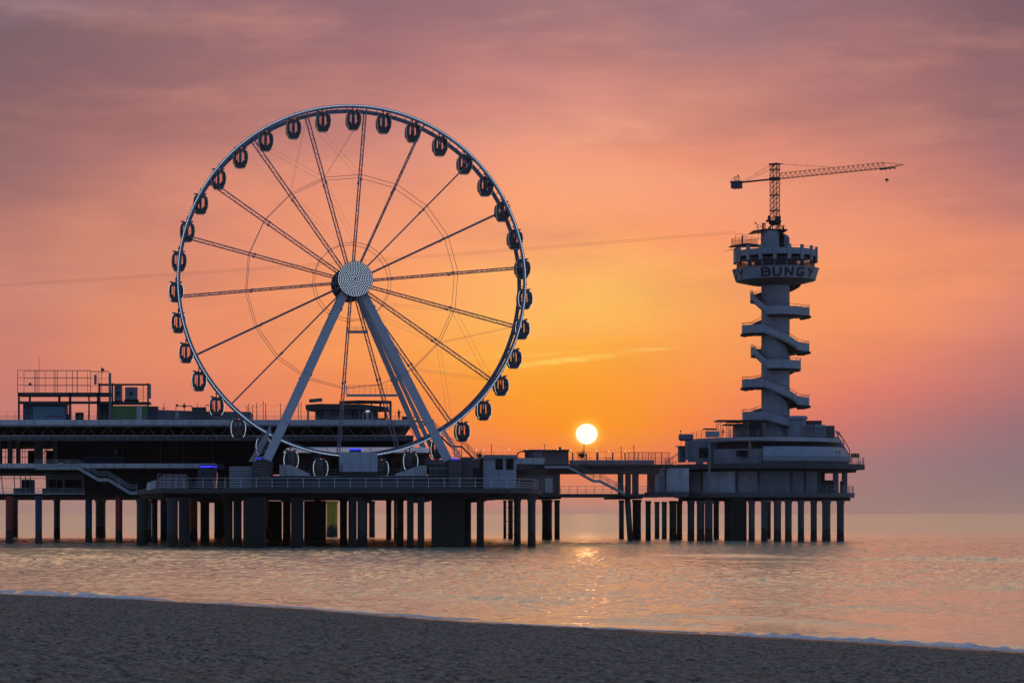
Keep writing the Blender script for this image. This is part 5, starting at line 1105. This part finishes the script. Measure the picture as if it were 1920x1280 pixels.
# ================================================================== BUNGY TOWER
TC = (wx(1454, 385.0), 385.0)
tw = thing('bungy_tower', 'tall pale concrete tower with spiral stairs and a round viewing crown lettered BUNGY', 'tower', (TC[0], TC[1], ZT))
SR = 2.40
def tz(py_, Y=385.0): return wz(py_, Y)
mb = MB(); mb.lathe(TC, [(0, ZT), (SR, ZT), (SR, 43.95), (0, 43.95)], 64); part('shaft', mb, shaftm, tw, smooth=False)
# spiral stairs: (turn angle in degrees, photo y of the walking surface, outer radius). 0 = left, 90 = front, 180 = right, 270 = behind
ST = [(150, 528, 4.2), (180, 535, 4.2), (280, 552, 4.2), (315, 562, 4.3), (372, 562, 4.3), (450 - 30, 590, 4.3), (520, 590, 4.6), (528, 590, 5.75), (552, 590, 5.75), (560, 590, 4.6),
      (620, 598, 4.2), (690, 620, 4.4), (708, 623, 5.7), (732, 623, 5.7), (745, 623, 4.6), (770, 624, 4.3), (858, 655, 4.3), (875, 657, 4.8), (888, 657, 5.7), (912, 657, 5.7), (920, 657, 4.8),
      (1000, 664, 4.2), (1050, 664, 4.2), (1098, 664, 4.2), (1140, 690, 4.2), (1255, 690, 4.3), (1275, 691, 4.3), (1370, 716, 4.2), (1412, 723, 4.5), (1428, 724, 5.7), (1452, 724, 5.7), (1465, 724, 4.6), (1490, 725, 4.3), (1578, 756, 4.3), (1595, 758, 4.8), (1608, 758, 5.7), (1632, 758, 5.7), (1640, 758, 4.8),
      (1700, 768, 4.2), (1770, 783, 4.4), (1788, 785, 5.65), (1812, 785, 5.65), (1822, 785, 4.7), (1850, 786, 4.3), (1940, 806, 4.3)]
def sp_(a, r, z, c=TC): t = R(a); return Vector((c[0] - r * math.cos(t), c[1] - r * math.sin(t), z))
def seg(i0, i1): return
fl = MB(); pws = [MB()]; rl = MB(); tr = MB()
pts = []
for (a0, y0, r0), (a1, y1, r1) in zip(ST[:-1], ST[1:]):
    n_ = max(1, round((a1 - a0) / 5))
    for i in range(n_): t = i / n_; pts.append((a0 + (a1 - a0) * t, tz(y0 + (y1 - y0) * t), r0 + (r1 - r0) * t, abs(y1 - y0) / (a1 - a0) > .12))
pts.append((ST[-1][0], tz(ST[-1][1]), ST[-1][2], False))
for k, (p, q) in enumerate(zip(pts[:-1], pts[1:])):
    a, z0, r0, stp = p; b_, z1, r1, _ = q
    PH = 1.18
    # parapet wall along the outer edge
    A0, A1 = sp_(a, r0, z0), sp_(b_, r1, z1); B0, B1 = sp_(a, r0 - .14, z0), sp_(b_, r1 - .14, z1)
    behind = 200 < (a % 360) < 345
    lo = UP * -.22; hi = UP * PH
    open_ = 150 <= a < 262 or 1262 <= a < 1350
    if open_: pws.append(MB())
    pw = pws[-1]
    if not open_: pw.add([A0 + lo, A1 + lo, A1 + hi, A0 + hi, B0 + lo, B1 + lo, B1 + hi, B0 + hi], [(0, 1, 2, 3), (5, 4, 7, 6), (3, 2, 6, 7), (1, 0, 4, 5), (0, 3, 7, 4), (2, 1, 5, 6)])
    # floor or steps
    C0, C1 = sp_(a, SR - .05, z0), sp_(b_, SR - .05, z1); D0, D1 = sp_(a, r0 - .02, z0), sp_(b_, r1 - .02, z1)
    if stp:
        for h_ in range(2):
            aa, bb = a + (b_ - a) * h_ / 2, a + (b_ - a) * (h_ + .8) / 2; zz = min(z0, z1) + abs(z0 - z1) * (1 - (h_ + .5) / 2); r_ = (r0 + r1) / 2 - .02
            E = [sp_(aa, SR - .05, zz), sp_(bb, SR - .05, zz), sp_(bb, r_ + .12, zz), sp_(aa, r_ + .12, zz)]
            tr.add([e - UP * .08 for e in E] + E, [(3, 2, 1, 0), (4, 5, 6, 7), (0, 1, 5, 4), (1, 2, 6, 5), (2, 3, 7, 6), (3, 0, 4, 7)])
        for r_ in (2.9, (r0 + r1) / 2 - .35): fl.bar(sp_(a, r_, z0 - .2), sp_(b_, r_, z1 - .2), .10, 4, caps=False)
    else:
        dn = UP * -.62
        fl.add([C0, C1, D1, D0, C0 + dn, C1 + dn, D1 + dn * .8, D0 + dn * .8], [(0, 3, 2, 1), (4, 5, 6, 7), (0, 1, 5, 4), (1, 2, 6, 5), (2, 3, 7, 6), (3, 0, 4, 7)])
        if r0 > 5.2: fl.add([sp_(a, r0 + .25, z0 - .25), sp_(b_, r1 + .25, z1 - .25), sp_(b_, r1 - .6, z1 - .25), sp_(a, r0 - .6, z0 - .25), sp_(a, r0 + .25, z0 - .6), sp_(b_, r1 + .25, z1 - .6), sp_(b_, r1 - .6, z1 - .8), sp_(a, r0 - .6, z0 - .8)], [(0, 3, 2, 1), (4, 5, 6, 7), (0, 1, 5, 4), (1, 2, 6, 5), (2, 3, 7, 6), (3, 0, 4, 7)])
    rl.bar(A0 + UP * (PH + .38) , A1 + UP * (PH + .38), .045, 4, caps=False)
    if k % 4 == 0: rl.bar(A0 + UP * PH, A0 + UP * (PH + .38), .04)
stps = [part('stair_parapet', q, shaftm, tw) for q in pws if q.v]; stp_ = stps[0]; part('stair_floor', fl, mat('stair_underside_shade', (.02, .02, .026), .85, var=.3), tw); part('stair_tread', tr, darksteel, tw, stuff=True); part('stair_rail', rl, raildark, stp_)  # stair floor is coloured dark to paint the shade on its underside
# crown
cr_w = mat('crown_paint', (.23, .27, .34), .6, var=.22, scale=.5, streak=.45)
ZB1, ZB0 = tz(507), tz(527)
RB1, RB0 = 7.28, 6.75
mb = MB(); mb.lathe(TC, [(RB0, ZB0), (RB1, ZB1), (RB1 + .12, ZB1 + .12), (RB1 - .3, ZB1 + .12), (RB0 - .3, ZB0 + .1)], 48); bowl = part('crown_band', mb, cr_w, tw)
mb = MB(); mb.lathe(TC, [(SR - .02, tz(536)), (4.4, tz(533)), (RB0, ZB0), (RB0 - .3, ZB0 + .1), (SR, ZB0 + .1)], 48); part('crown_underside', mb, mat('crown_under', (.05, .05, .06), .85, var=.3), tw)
# lettering, laid on the cone of the band
def stroke_letters():
    L_ = {'B': [[(0, 0), (0, 1)], [(0, 1), (.62, 1), (.8, .9), (.8, .65), (.62, .53), (0, .53)], [(.62, .53), (.88, .42), (.88, .12), (.68, 0), (0, 0)]],
          'U': [[(0, 1), (0, .22), (.15, 0), (.65, 0), (.8, .22), (.8, 1)]],
          'N': [[(0, 0), (0, 1)], [(0, 1), (.8, 0)], [(.8, 0), (.8, 1)]],
          'G': [[(.84, .93), (.66, 1), (.2, 1), (0, .84), (0, .16), (.2, 0), (.68, 0), (.84, .10), (.84, .40), (.52, .40)]],
          'Y': [[(0, 1), (.44, .48)], [(.88, 1), (.44, .48)], [(.44, .48), (.44, 0)]]}
    return L_
LET = stroke_letters(); mbL = {}
def letter(ch, ang, grp_mb):
    H = 1.62; wid = 1.45; th_ = .14; n_u, n_v = 40, 36
    s0, s1 = ZB0 + .1, ZB1 - .02
    slope = (RB1 - RB0) / (ZB1 - ZB0)
    def P_(u, v):
        z = ZB0 + .16 + v * (ZB1 - ZB0 - .28); r = RB0 + (z - ZB0) * slope + .025
        a = R(ang) + (u - .44) * wid / 7.0; return (TC[0] + r * math.sin(a), TC[1] - r * math.cos(a), z)
    hgt = .28
    def inside(u, v):
        x, y = u, v
        for pl in LET[ch]:
            for (ax, ay), (bx, by) in zip(pl[:-1], pl[1:]):
                ay, by = .11 + ay * .78, .11 + by * .78; dx_, dy_ = bx - ax, by - ay; l2 = dx_ * dx_ + dy_ * dy_
                t = max(0, min(1, ((x - ax) * dx_ + (y - ay) * dy_) / l2)); ex, ey = x - ax - t * dx_, (y - ay - t * dy_) * 1.15
                if ex * ex + ey * ey < th_ * th_: return True
        return False
    us = [-.2 + 1.28 * i / n_u for i in range(n_u + 1)]; vs = [i / n_v for i in range(n_v + 1)]
    for i in range(n_u):
        for j in range(n_v):
            if inside((us[i] + us[i + 1]) / 2, (vs[j] + vs[j + 1]) / 2):
                grp_mb.add([P_(us[i], vs[j]), P_(us[i + 1], vs[j]), P_(us[i + 1], vs[j + 1]), P_(us[i], vs[j + 1])], [(0, 1, 2, 3)])
for base in (0, -110.4, 125):
    for ch, a in zip('BUNGY', (-24, -8, 8.5, 26, 44.5)):
        mb = MB(); letter(ch, a + base, mb); part('letter', mb, letterm, bowl, label=f'black painted letter {ch}')
# glazed gallery
ZG0, ZG1 = ZB1 + .12, tz(489)
mb = MB(); mb.lathe(TC, [(2.3, ZB1 - .12), (RB1 - .32, ZB1 - .12), (RB1 - .32, ZB1 + .02), (2.3, ZB1 + .02)], 40); part('gallery_floor', mb, darkcon, tw)
RG = 6.55
mb = MB(); mb.lathe(TC, [(RG, ZG0 - .1), (RG, ZG1)], 40); part('gallery_glass', mb, glassmat('gallery_pane', (.30, .30, .34), .06), tw)
mb = MB()
for i in range(20):
    a = i * 18 + 6; t = R(a); x, y = TC[0] + RG * math.sin(t), TC[1] - RG * math.cos(t); mb.bar((x, y, ZG0 - .1), (x, y, ZG1), .07)
    t2_ = R(a + 18); mb.bar((x, y, ZG1), (TC[0] + RG * math.sin(t2_), TC[1] - RG * math.cos(t2_), ZG1), .05)
part('gallery_frame', mb, cr_w, tw)
mb = MB(); mb.lathe(TC, [(0, ZB1), (3.6, ZB1 + .03), (3.6, tz(474)), (0, tz(474))], 32); part('gallery_core', mb, interior, tw)
ZD0, ZD1 = tz(479, 378) , tz(470, 378)
mb = MB(); mb.lathe(TC, [(.5, ZD1 - .35), (6.72, ZD1 - .35), (6.72, ZD1 - .1), (.5, ZD1 - .1), (.5, ZD1 - .35)], 48); part('upper_floor', mb, interior, tw)  # dark colour stands in for the shade under this floor
mb = MB(); mb.lathe(TC, [(6.74, ZD1 - .42), (7.0, ZD1 - .42), (7.0, ZD1 + .62), (6.85, ZD1 + .62), (6.74, ZD1 - .1), (6.74, ZD1 - .42)], 48); part('upper_ring', mb, cr_w, tw)
for i in range(18):
    a = i * 20 + 8.5; t = R(a); ur = Vector((math.sin(t), -math.cos(t), 0)); ut = Vector((math.cos(t), math.sin(t), 0)); zc0, zc1 = tz(493), tz(466)
    mb = MB(); mb.obox(Vector((TC[0], TC[1], (zc0 + zc1) / 2)) + ur * 6.98, ur * .15, ut * .30 if True else ut, UP * ((zc1 - zc0) / 2)); part('fin', mb, cr_w, tw)
for a in (78, 97, -84, -100):
    t = R(a); ur = Vector((math.sin(t), -math.cos(t), 0)); ut = Vector((math.cos(t), math.sin(t), 0)); mb = MB(); mb.obox(Vector((TC[0], TC[1], (tz(493) + tz(466)) / 2)) + ur * 7.0, ur * .12, ut * 1.0, UP * ((tz(466) - tz(493)) / 2)); part('fin', mb, cr_w, tw, label='broad flat fin at the side of the crown')
mb = MB()
for i in range(36):
    a, b_ = R(i * 10), R(i * 10 + 10); z = ZD1 + .62 + .4; mb.bar((TC[0] + 6.8 * math.sin(a), TC[1] - 6.8 * math.cos(a), z), (TC[0] + 6.8 * math.sin(b_), TC[1] - 6.8 * math.cos(b_), z), .03)
    if i % 2: mb.bar((TC[0] + 6.8 * math.sin(a), TC[1] - 6.8 * math.cos(a), z), (TC[0] + 6.8 * math.sin(a), TC[1] - 6.8 * math.cos(a), z - .5), .03)
part('top_rail', mb, raildark, tw)
ZK = ZD1 - .1
mb = MB(); c1 = (wx(1443.5, 384), 384.0); mb.lathe(c1, [(0, ZK), (1.53, ZK), (1.53, tz(435)), (0, tz(435))], 36); part('turret', mb, shaftm, tw)
mb = MB(); c2 = (wx(1461.5, 387), 386.5); mb.lathe(c2, [(0, ZK), (1.62, ZK), (1.62, tz(444)), (1.4, tz(440.5)), (.9, tz(437)), (0, tz(436))], 36); part('turret', mb, mat('turret_grey', (.20, .22, .27), .6), tw)
mb = MB(); mb.box(wx(1461, 384.5), wx(1470, 384.5), 384.6, 385, ZK, tz(438)); part('turret_door', mb, interior, tw)
mb = MB(); mb.prism([(wx(1409, 384), tz(437)), (wx(1409, 384), tz(435.6)), (wx(1432, 384), tz(432.3)), (wx(1472, 384), tz(433)), (wx(1474, 384), tz(435)), (wx(1430, 384), tz(435.2))], 382.4, 387); part('turret_roof', mb, darksteel, tw)
# jump platform
jp = MB(); Y = 383.5; jp.prism([(wx(1370.5, Y), tz(463.5)), (wx(1370.5, Y), tz(462)), (wx(1399, Y), tz(457.5)), (wx(1428, Y), tz(460.5)), (wx(1428, Y), tz(462.5)), (wx(1400, Y), tz(462.2))], Y, Y + 2.4); jpo = part('jump_platform', jp, darksteel, tw)
mb = MB(); 
for y_ in (Y, Y + 2.4):
    for a, b_ in (((1371.5, 448), (1379, 446)), ((1379, 446), (1399, 444)), ((1399, 444.5), (1420.5, 446))): mb.bar(W(*a, y_), W(*b_, y_), .035)
    for p, t, u in ((1371.5, 448, 462), (1373, 448, 462), (1379, 446, 462), (1387, 445, 460), (1390, 445, 459), (1399, 444, 458), (1409.5, 445, 459), (1420.5, 446, 461), (1405, 445, 459), (1415, 446, 460)): mb.bar(W(p, t, y_), W(p, u, y_), .03)
for a, b_ in (((1379.5, 438), (1379.5, 447)), ((1379.5, 438), (1391, 438.5)), ((1391, 439.5), (1391, 459)), ((1391, 439.5), (1399, 440)), ((1399, 440), (1399, 459)), ((1399, 440), (1410, 437.5)), ((1410, 437), (1410, 446)), ((1422.5, 424), (1422.5, 448)), ((1399, 450.5), (1427, 447.5))): mb.bar(W(*a, Y), W(*b_, Y), .035)
part('cage', mb, raildark, jpo)
mb = MB(); mb.pbox(1371, 1420, 448, 461, Y + 2.42, Y + 2.43); part('safety_net', mb, glassmat('net', (.78, .76, .76), .03), jpo)
mb = MB(); mb.bar(W(1359, 470.5, Y), W(1371, 469, Y), .04); mb.bar(W(1371, 469, Y), W(1372, 462, Y), .04); mb.bar(W(1371, 468.5, Y), W(1384, 468, Y), .04); part('outrigger', mb, raildark, jpo)
for p in (1387, 1402): mb = MB(); mb.pbox(p - 2.5, p + 2.5, 462.5, 487, Y - 4.5 + 0, Y - 4.1) if False else mb.pbox(p - 2.5, p + 2.5, 463, 480, 382.5, 382.9); part('platform_leg', mb, cr_w, tw)
# weather instruments
wi = thing('wind_instruments', 'small cluster of wind instruments on a thin mast left of the turret roof', 'instrument', tuple(W(1422, 434, 384))); Y = 384
mb = MB(); mb.bar(W(1422, 434, Y), W(1422, 420, Y), .03); mb.bar(W(1417, 421, Y), W(1424.5, 421, Y), .035); mb.bar(W(1418.5, 429, Y), W(1420.5, 422, Y), .08); mb.bar(W(1426.5, 428, Y), W(1426.5, 421, Y), .05); mb.bar(W(1426.5, 426, Y), W(1430, 425, Y), .05); part('mast', mb, raildark, wi)
mb = MB(); mb.ball(W(1416.8, 418, Y), .17, 8); mb.bar(W(1417, 418, Y), W(1418.5, 422, Y), .03); part('cup', mb, raildark, wi)
mb = MB()
for a, b_, t in ((1429.5, 1432.5, 418), (1434, 1435.5, 418.5)): mb.pbox(a, b_, t, 434, Y - .5, Y - .2)
mb.pbox(1429.5, 1435.5, 418, 420, Y - .55, Y - .15); single('vent_stack', mb, darksteel, 'short twin vent stack beside the crane base', 'vent')

# ================================================================== TOWER CRANE
KC = Vector((wx(1452.8, 385), 385.0, 0)); JD = Vector((math.cos(R(38)), -math.sin(R(38)), 0)); JN = Vector((math.sin(R(38)), math.cos(R(38)), 0))
kz0 = tz(414); kzt = tz(308.5)
ck = thing('tower_crane', 'dark lattice tower crane with long jib standing on top of the round tower', 'crane', (KC.x, KC.y, tz(434)))
cm = mat('crane_steel', (.030, .032, .045), .55, .2, var=.3)
mb = MB(); hw = .61
cor = [JD * (sx_ * hw) + JN * (sy_ * hw) for sx_, sy_ in ((-1, -1), (1, -1), (1, 1), (-1, 1))]
for c in cor: mb.bar(KC + c + UP * kz0, KC + c + UP * kzt, .065)
nl = 11
for i in range(nl):
    z0 = kz0 + (kzt - kz0) * i / nl; z1 = kz0 + (kzt - kz0) * (i + 1) / nl
    for q in range(4):
        a, b_ = cor[q], cor[(q + 1) % 4]
        if i in (2, 5, 8, 10): mb.bar(KC + a + UP * z0, KC + b_ + UP * z0, .075)
        zm = (z0 + z1) / 2; mb.bar(KC + a + UP * z0, KC + b_ + UP * z1, .04); mb.bar(KC + b_ + UP * z0, KC + a + UP * z1, .04)
mast_ = part('mast', mb, cm, ck)
mb = MB(); mb.bar(KC + UP * kz0, KC + UP * (kzt - 4), .05); part('ladder', mb, cm, mast_)
mb = MB(); mb.obox(KC + UP * (kzt + .06), JD * .85, JN * .75, UP * .08); mb.bar(KC + JD * .8 + UP * kzt, KC + JD * 1.6 + UP * (kzt - .02), .06); part('mast_cap', mb, cm, ck)
JZ = tz(335) 
mb = MB(); mb.obox(KC + UP * (JZ), JD * .75, JN * .72, UP * .17); part('slewing_frame', mb, cm, ck)
mb = MB(); JL = 19.6; nj = 22; hj = .98
def jp_(l, side, top): 
    l2 = l + .75; lift = l * .0065 * 0
    return KC + JD * l2 + JN * (0 if top else side * .45) + UP * (JZ - .12 + lift + (hj if top else 0))
for i in range(nj):
    l0, l1 = JL * i / nj, JL * (i + 1) / nj; lm = (l0 + l1) / 2
    if i: mb.bar(jp_(l0 - JL / nj / 2, 0, 1), jp_(lm, 0, 1), .055)
    for s in (-1, 1):
        mb.bar(jp_(l0, s, 0), jp_(l1, s, 0), .05); mb.bar(jp_(l0, s, 0), jp_(lm, 0, 1), .03); mb.bar(jp_(lm, 0, 1), jp_(l1, s, 0), .03)
    mb.bar(jp_(l0, -1, 0), jp_(l0, 1, 0), .03)
tip = KC + JD * 23.6 + UP * (JZ + .15)
mb.bar(jp_(JL * (nj - .5) / nj, 0, 1), tip, .05)
for s in (-1, 1): mb.bar(jp_(JL, s, 0), tip, .05); mb.bar(jp_(JL, s, 0), jp_(JL * (nj - .5) / nj, 0, 1), .03)
for f in (.3, .6): mb.bar(jp_(JL, 1, 0).lerp(tip, f), jp_(JL * (nj - .5) / nj, 0, 1).lerp(tip, f), .03)
part('jib', mb, cm, ck)
mb = MB(); mb.bar(KC - JD * .6 + UP * (JZ - .05), KC - JD * 6.9 + UP * (JZ - .05), .17, 6); part('counter_jib', mb, cm, ck)
mb = MB(); cwc = KC - JD * 7.35 + UP * (JZ - .55); mb.obox(cwc, JD * .75, JN * .7, UP * .48); mb.obox(cwc + UP * .62, JD * .85, JN * .8, UP * .13); cw_ = part('counterweight', mb, mat('counterweight', (.05, .06, .12), .6), ck)
mb = MB(); b0 = cwc + UP * .75
for s in (-1, 1):
    for a, b_ in ((-.8, -.35), (-.05, -.35), (0.05, .35), (.8, .35)): mb.bar(b0 + JD * a + JN * (.5 * s), b0 + JD * b_ + JN * (.3 * s) + UP * .8, .04)
mb.bar(b0 + JD * -.35 + UP * .8, b0 + JD * .35 + UP * .8, .04); mb.obox(b0 + JD * .3 + UP * .95, JD * .09, JN * .09, UP * .15); part('a_frame', mb, cm, cw_)
mb = MB(); 
for a, b_ in ((KC - JD * .7 + UP * kzt, KC - JD * 6.2 + UP * (JZ + .1)), (KC - JD * .7 + UP * (kzt - .7), KC - JD * 5.4 + UP * (JZ + .1))): mb.bar(a, b_, .028); m_ = a.lerp(b_, .5); mb.bar(m_, a.lerp(b_, .55), .06)
mb.bar(KC + JD * .8 + UP * kzt, jp_(10.4, 0, 1), .03)
for f in (.27, .5, .75): a, b_ = KC + JD * .8 + UP * kzt, jp_(10.4, 0, 1); mb.bar(a.lerp(b_, f), a.lerp(b_, f + .04), .06)
part('tie_bar', mb, cm, ck)
mb = MB(); tr_ = jp_(19.6, 0, 0); 
for s in (-1, 1): mb.bar(tr_ + JN * (.4 * s) - JD * .9 - UP * .1, tr_ + JN * (.4 * s) + JD * 1.7 - UP * .05, .07)
for f in (-.8, -.1, .8, 1.6): mb.bar(tr_ + JD * f - JN * .4 - UP * .15, tr_ + JD * f + JN * .4 - UP * .15, .08); mb.ball(tr_ + JD * f - UP * .2, .13, 6)
part('trolley', mb, cm, ck)
mb = MB(); hp = tr_ + JD * .25; mb.bar(hp - UP * .1, hp - UP * 1.75, .012, 3); part('hoist_rope', mb, cm, ck); mb = MB(); mb.ball(hp - UP * 1.95, .34, 10, (1, .6, .6)); mb.bar(hp - UP * 2.05, hp - UP * 2.5, .05, 5); part('hook', mb, cm, ck)
# base and machinery
mb = MB()
zb0, zb1 = tz(434.5), tz(422)
for s1, s2 in ((-1, 0), (-.4, 0), (.45, 0), (1, 0)): pass
for px0, px1, r_ in ((1437.5, 1446, .11), (1446.5, 1446.5, .12), (1459, 1459, .12), (1471, 1459.5, .11)):
    for y_ in (384.2, 386): mb.bar((wx(px0, 385), y_, zb0), (wx(px1, 385), y_, zb1), r_)
mb.bar((wx(1447, 385), 384.2, zb0), (wx(1458, 385), 384.2, zb1), .05); mb.bar((wx(1458, 385), 384.2, zb0), (wx(1447, 385), 384.2, zb1), .05)
mb.bar((wx(1459, 385), 384.2, tz(423)), (wx(1470, 385), 384.2, tz(424)), .05); mb.pbox(1468.5, 1470.5, 423, 434.5, 384.2, 384.5)
part('base_frame', mb, cm, ck)
mb = MB(); mb.lathe((KC.x, KC.y), [(0, tz(422)), (.75, tz(422)), (1.05, tz(419)), (1.1, tz(414)), (0, tz(414))], 20); mb.box(wx(1438, 384), wx(1441, 384), 384, 385, tz(417), tz(413)); part('slewing_ring', mb, cm, ck)
mb = MB(); mb.pbox(1454.5, 1464, 405, 417.5, 383.6, 384.7); part('cab', mb, cm, ck); mb = MB(); mb.pbox(1440.5, 1445, 404, 415, 383.8, 384.4); part('control_box', mb, cm, ck)

# cables of the zip line
mb = MB(); a, b_ = W(1378, 437, 386), W(-60, 541, 430)
for off in (0, .28):
    pr_ = a + UP * off
    for i in range(1, 41): t = i / 40; c = a.lerp(b_, t) + UP * (off * (1 + .4 * t)) - UP * (4 * .35 * t * (1 - t)); mb.bar(pr_, c, .019, 3, caps=False); pr_ = c
single('zip_line', mb, raildark, 'pair of thin zip line cables running from the tower crown to the left edge', 'cable')

# ================================================================== PEOPLE
def person(lab, loc, s=1.72, face=0, pose='stand', lean=0):
    me = bpy.data.meshes.new('person'); V = []; E = []; Rr = []
    def v(x, y, z, r, par=None):
        V.append((x, y, z)); Rr.append(r); i = len(V) - 1
        if par is not None: E.append((par, i))
        return i
    pel = v(0, 0, .53, .085); 
    sp0 = v(0, .005, .62, .075, pel); ch = v(0, .0, .74, .095, sp0); nk = v(0, -.005, .835, .032, ch); hd0 = v(0, -.012, .875, .048, nk); hd = v(0, -.015, .93, .058, hd0); v(0, -.012, .975, .040, hd)
    v(0, -.075, .915, .010, hd)                                       # nose
    for sx_ in (-1, 1):
        v(sx_ * .055, -.01, .925, .010, hd)                           # ear
        hp_ = v(sx_ * .05, 0, .49, .066, pel); kn = v(sx_ * .058, -.012 + (.02 if sx_ > 0 else -.02), .28, .042, hp_); an = v(sx_ * .062, .01 + (.03 if sx_ > 0 else -.03), .05, .026, kn); v(sx_ * .07, -.075 + (.03 if sx_ > 0 else -.03), .02, .020, an)
        sh = v(sx_ * .105, 0, .79, .045, ch)
        if pose == 'rail': el_ = v(sx_ * .135, -.05, .66, .028, sh); wr_ = v(sx_ * .11, -.16, .60, .019, el_)
        elif pose == 'reach' and sx_ > 0: el_ = v(sx_ * .18, -.04, .70, .028, sh); wr_ = v(sx_ * .22, -.13, .78, .019, el_)
        else: el_ = v(sx_ * .145, .015, .64, .028, sh); wr_ = v(sx_ * .14, -.03, .50, .019, el_)
        d = (Vector(V[wr_]) - Vector(V[el_])).normalized(); pm = Vector(V[wr_]) + d * .035; p_ = v(*pm, .018, wr_)
        for q in range(4): o_ = pm + Vector((.0, (q - 1.5) * .011, 0)) + d * (.018); f_ = v(*o_, .0055, p_); v(*(o_ + d * (.034 - abs(q - 1.2) * .005)), .0048, f_)
        v(*(pm + Vector((-sx_ * .012, -.022, 0)) + d * .012), .006, p_)
    me.from_pydata(V, E, []); tmp = bpy.data.objects.new('tmp_person', me); COL.objects.link(tmp)
    md = tmp.modifiers.new('s', 'SKIN')
    for i, sv in enumerate(me.skin_vertices[0].data): sv.radius = (Rr[i] * (1.25 if i in (0, 1, 2) else 1), Rr[i] * (.85 if i in (0, 1, 2) else 1)); sv.use_root = (i == 0)
    tmp.modifiers.new('d', 'SUBSURF').levels = 1
    dg = bpy.context.evaluated_depsgraph_get(); dg.update(); fin = bpy.data.meshes.new_from_object(tmp.evaluated_get(dg)); bpy.data.objects.remove(tmp); 
    fin.materials.clear(); fin.materials.append(mat('skin_tone', (.20, .13, .10), .7) if False else clothm)
    o = bpy.data.objects.new('person', fin); COL.objects.link(o); o.location = loc; o.scale = (s, s, s); o.rotation_euler = (R(lean), 0, R(face)); o['label'] = lab; o['category'] = 'person'; ORG[o.name] = Vector((0, 0, 0))
    hm = MB(); hm.ball((0, .004, .952), .064, 10, (1, 1.05, .78)); h_ = bpy.data.objects.new('hair', mkmesh('hair', hm, blackcon, Vector((0, 0, 0)), True)); COL.objects.link(h_); h_.parent = o
    return o
person('dark figure at the rail of the jump platform on top of the tower', (wx(1392.5, 384.5), 384.7, tz(459.5, 384.5)), 1.75, 70, 'reach')
person('dark figure on the roof deck right of the bar building, close to a bench', (wx(748, YF), YF + .2, ZR), 1.7, 20, 'rail')
person('dark figure behind the crown parapet, right of the turret', (wx(1482, 383.5), 383.5, ZK), 1.7, -30, 'rail')
person('dark figure on the pier head roof between the canopy and the awning', (wx(1356, 374.5), 374.8, ZT), 1.5, 60, 'rail')
# ================================================================== HAZE over the sea
HD = 0.000028
if HD:
    hz = MB(); hz.box(-16000, 16000, -400, 31000, -3.2, 78); ho = single('haze', hz, None, None, None); ho['kind'] = 'stuff'
    m = bpy.data.materials.new('haze_air'); nt4, N4, L4 = nodes(m); out = N4.new('ShaderNodeOutputMaterial'); v4 = N4.new('ShaderNodeVolumePrincipled')
    v4.inputs['Color'].default_value = (1.0, .93, .88, 1); v4.inputs['Density'].default_value = HD; v4.inputs['Anisotropy'].default_value = .72
    L4.new(v4.outputs[0], out.inputs['Volume']); ho.data.materials.append(m)
scene.cycles.volume_bounces = 1; scene.cycles.max_bounces = 8; scene.cycles.transparent_max_bounces = 16
scene.cycles.use_denoising = True
scene.cycles.denoising_prefilter = 'ACCURATE'
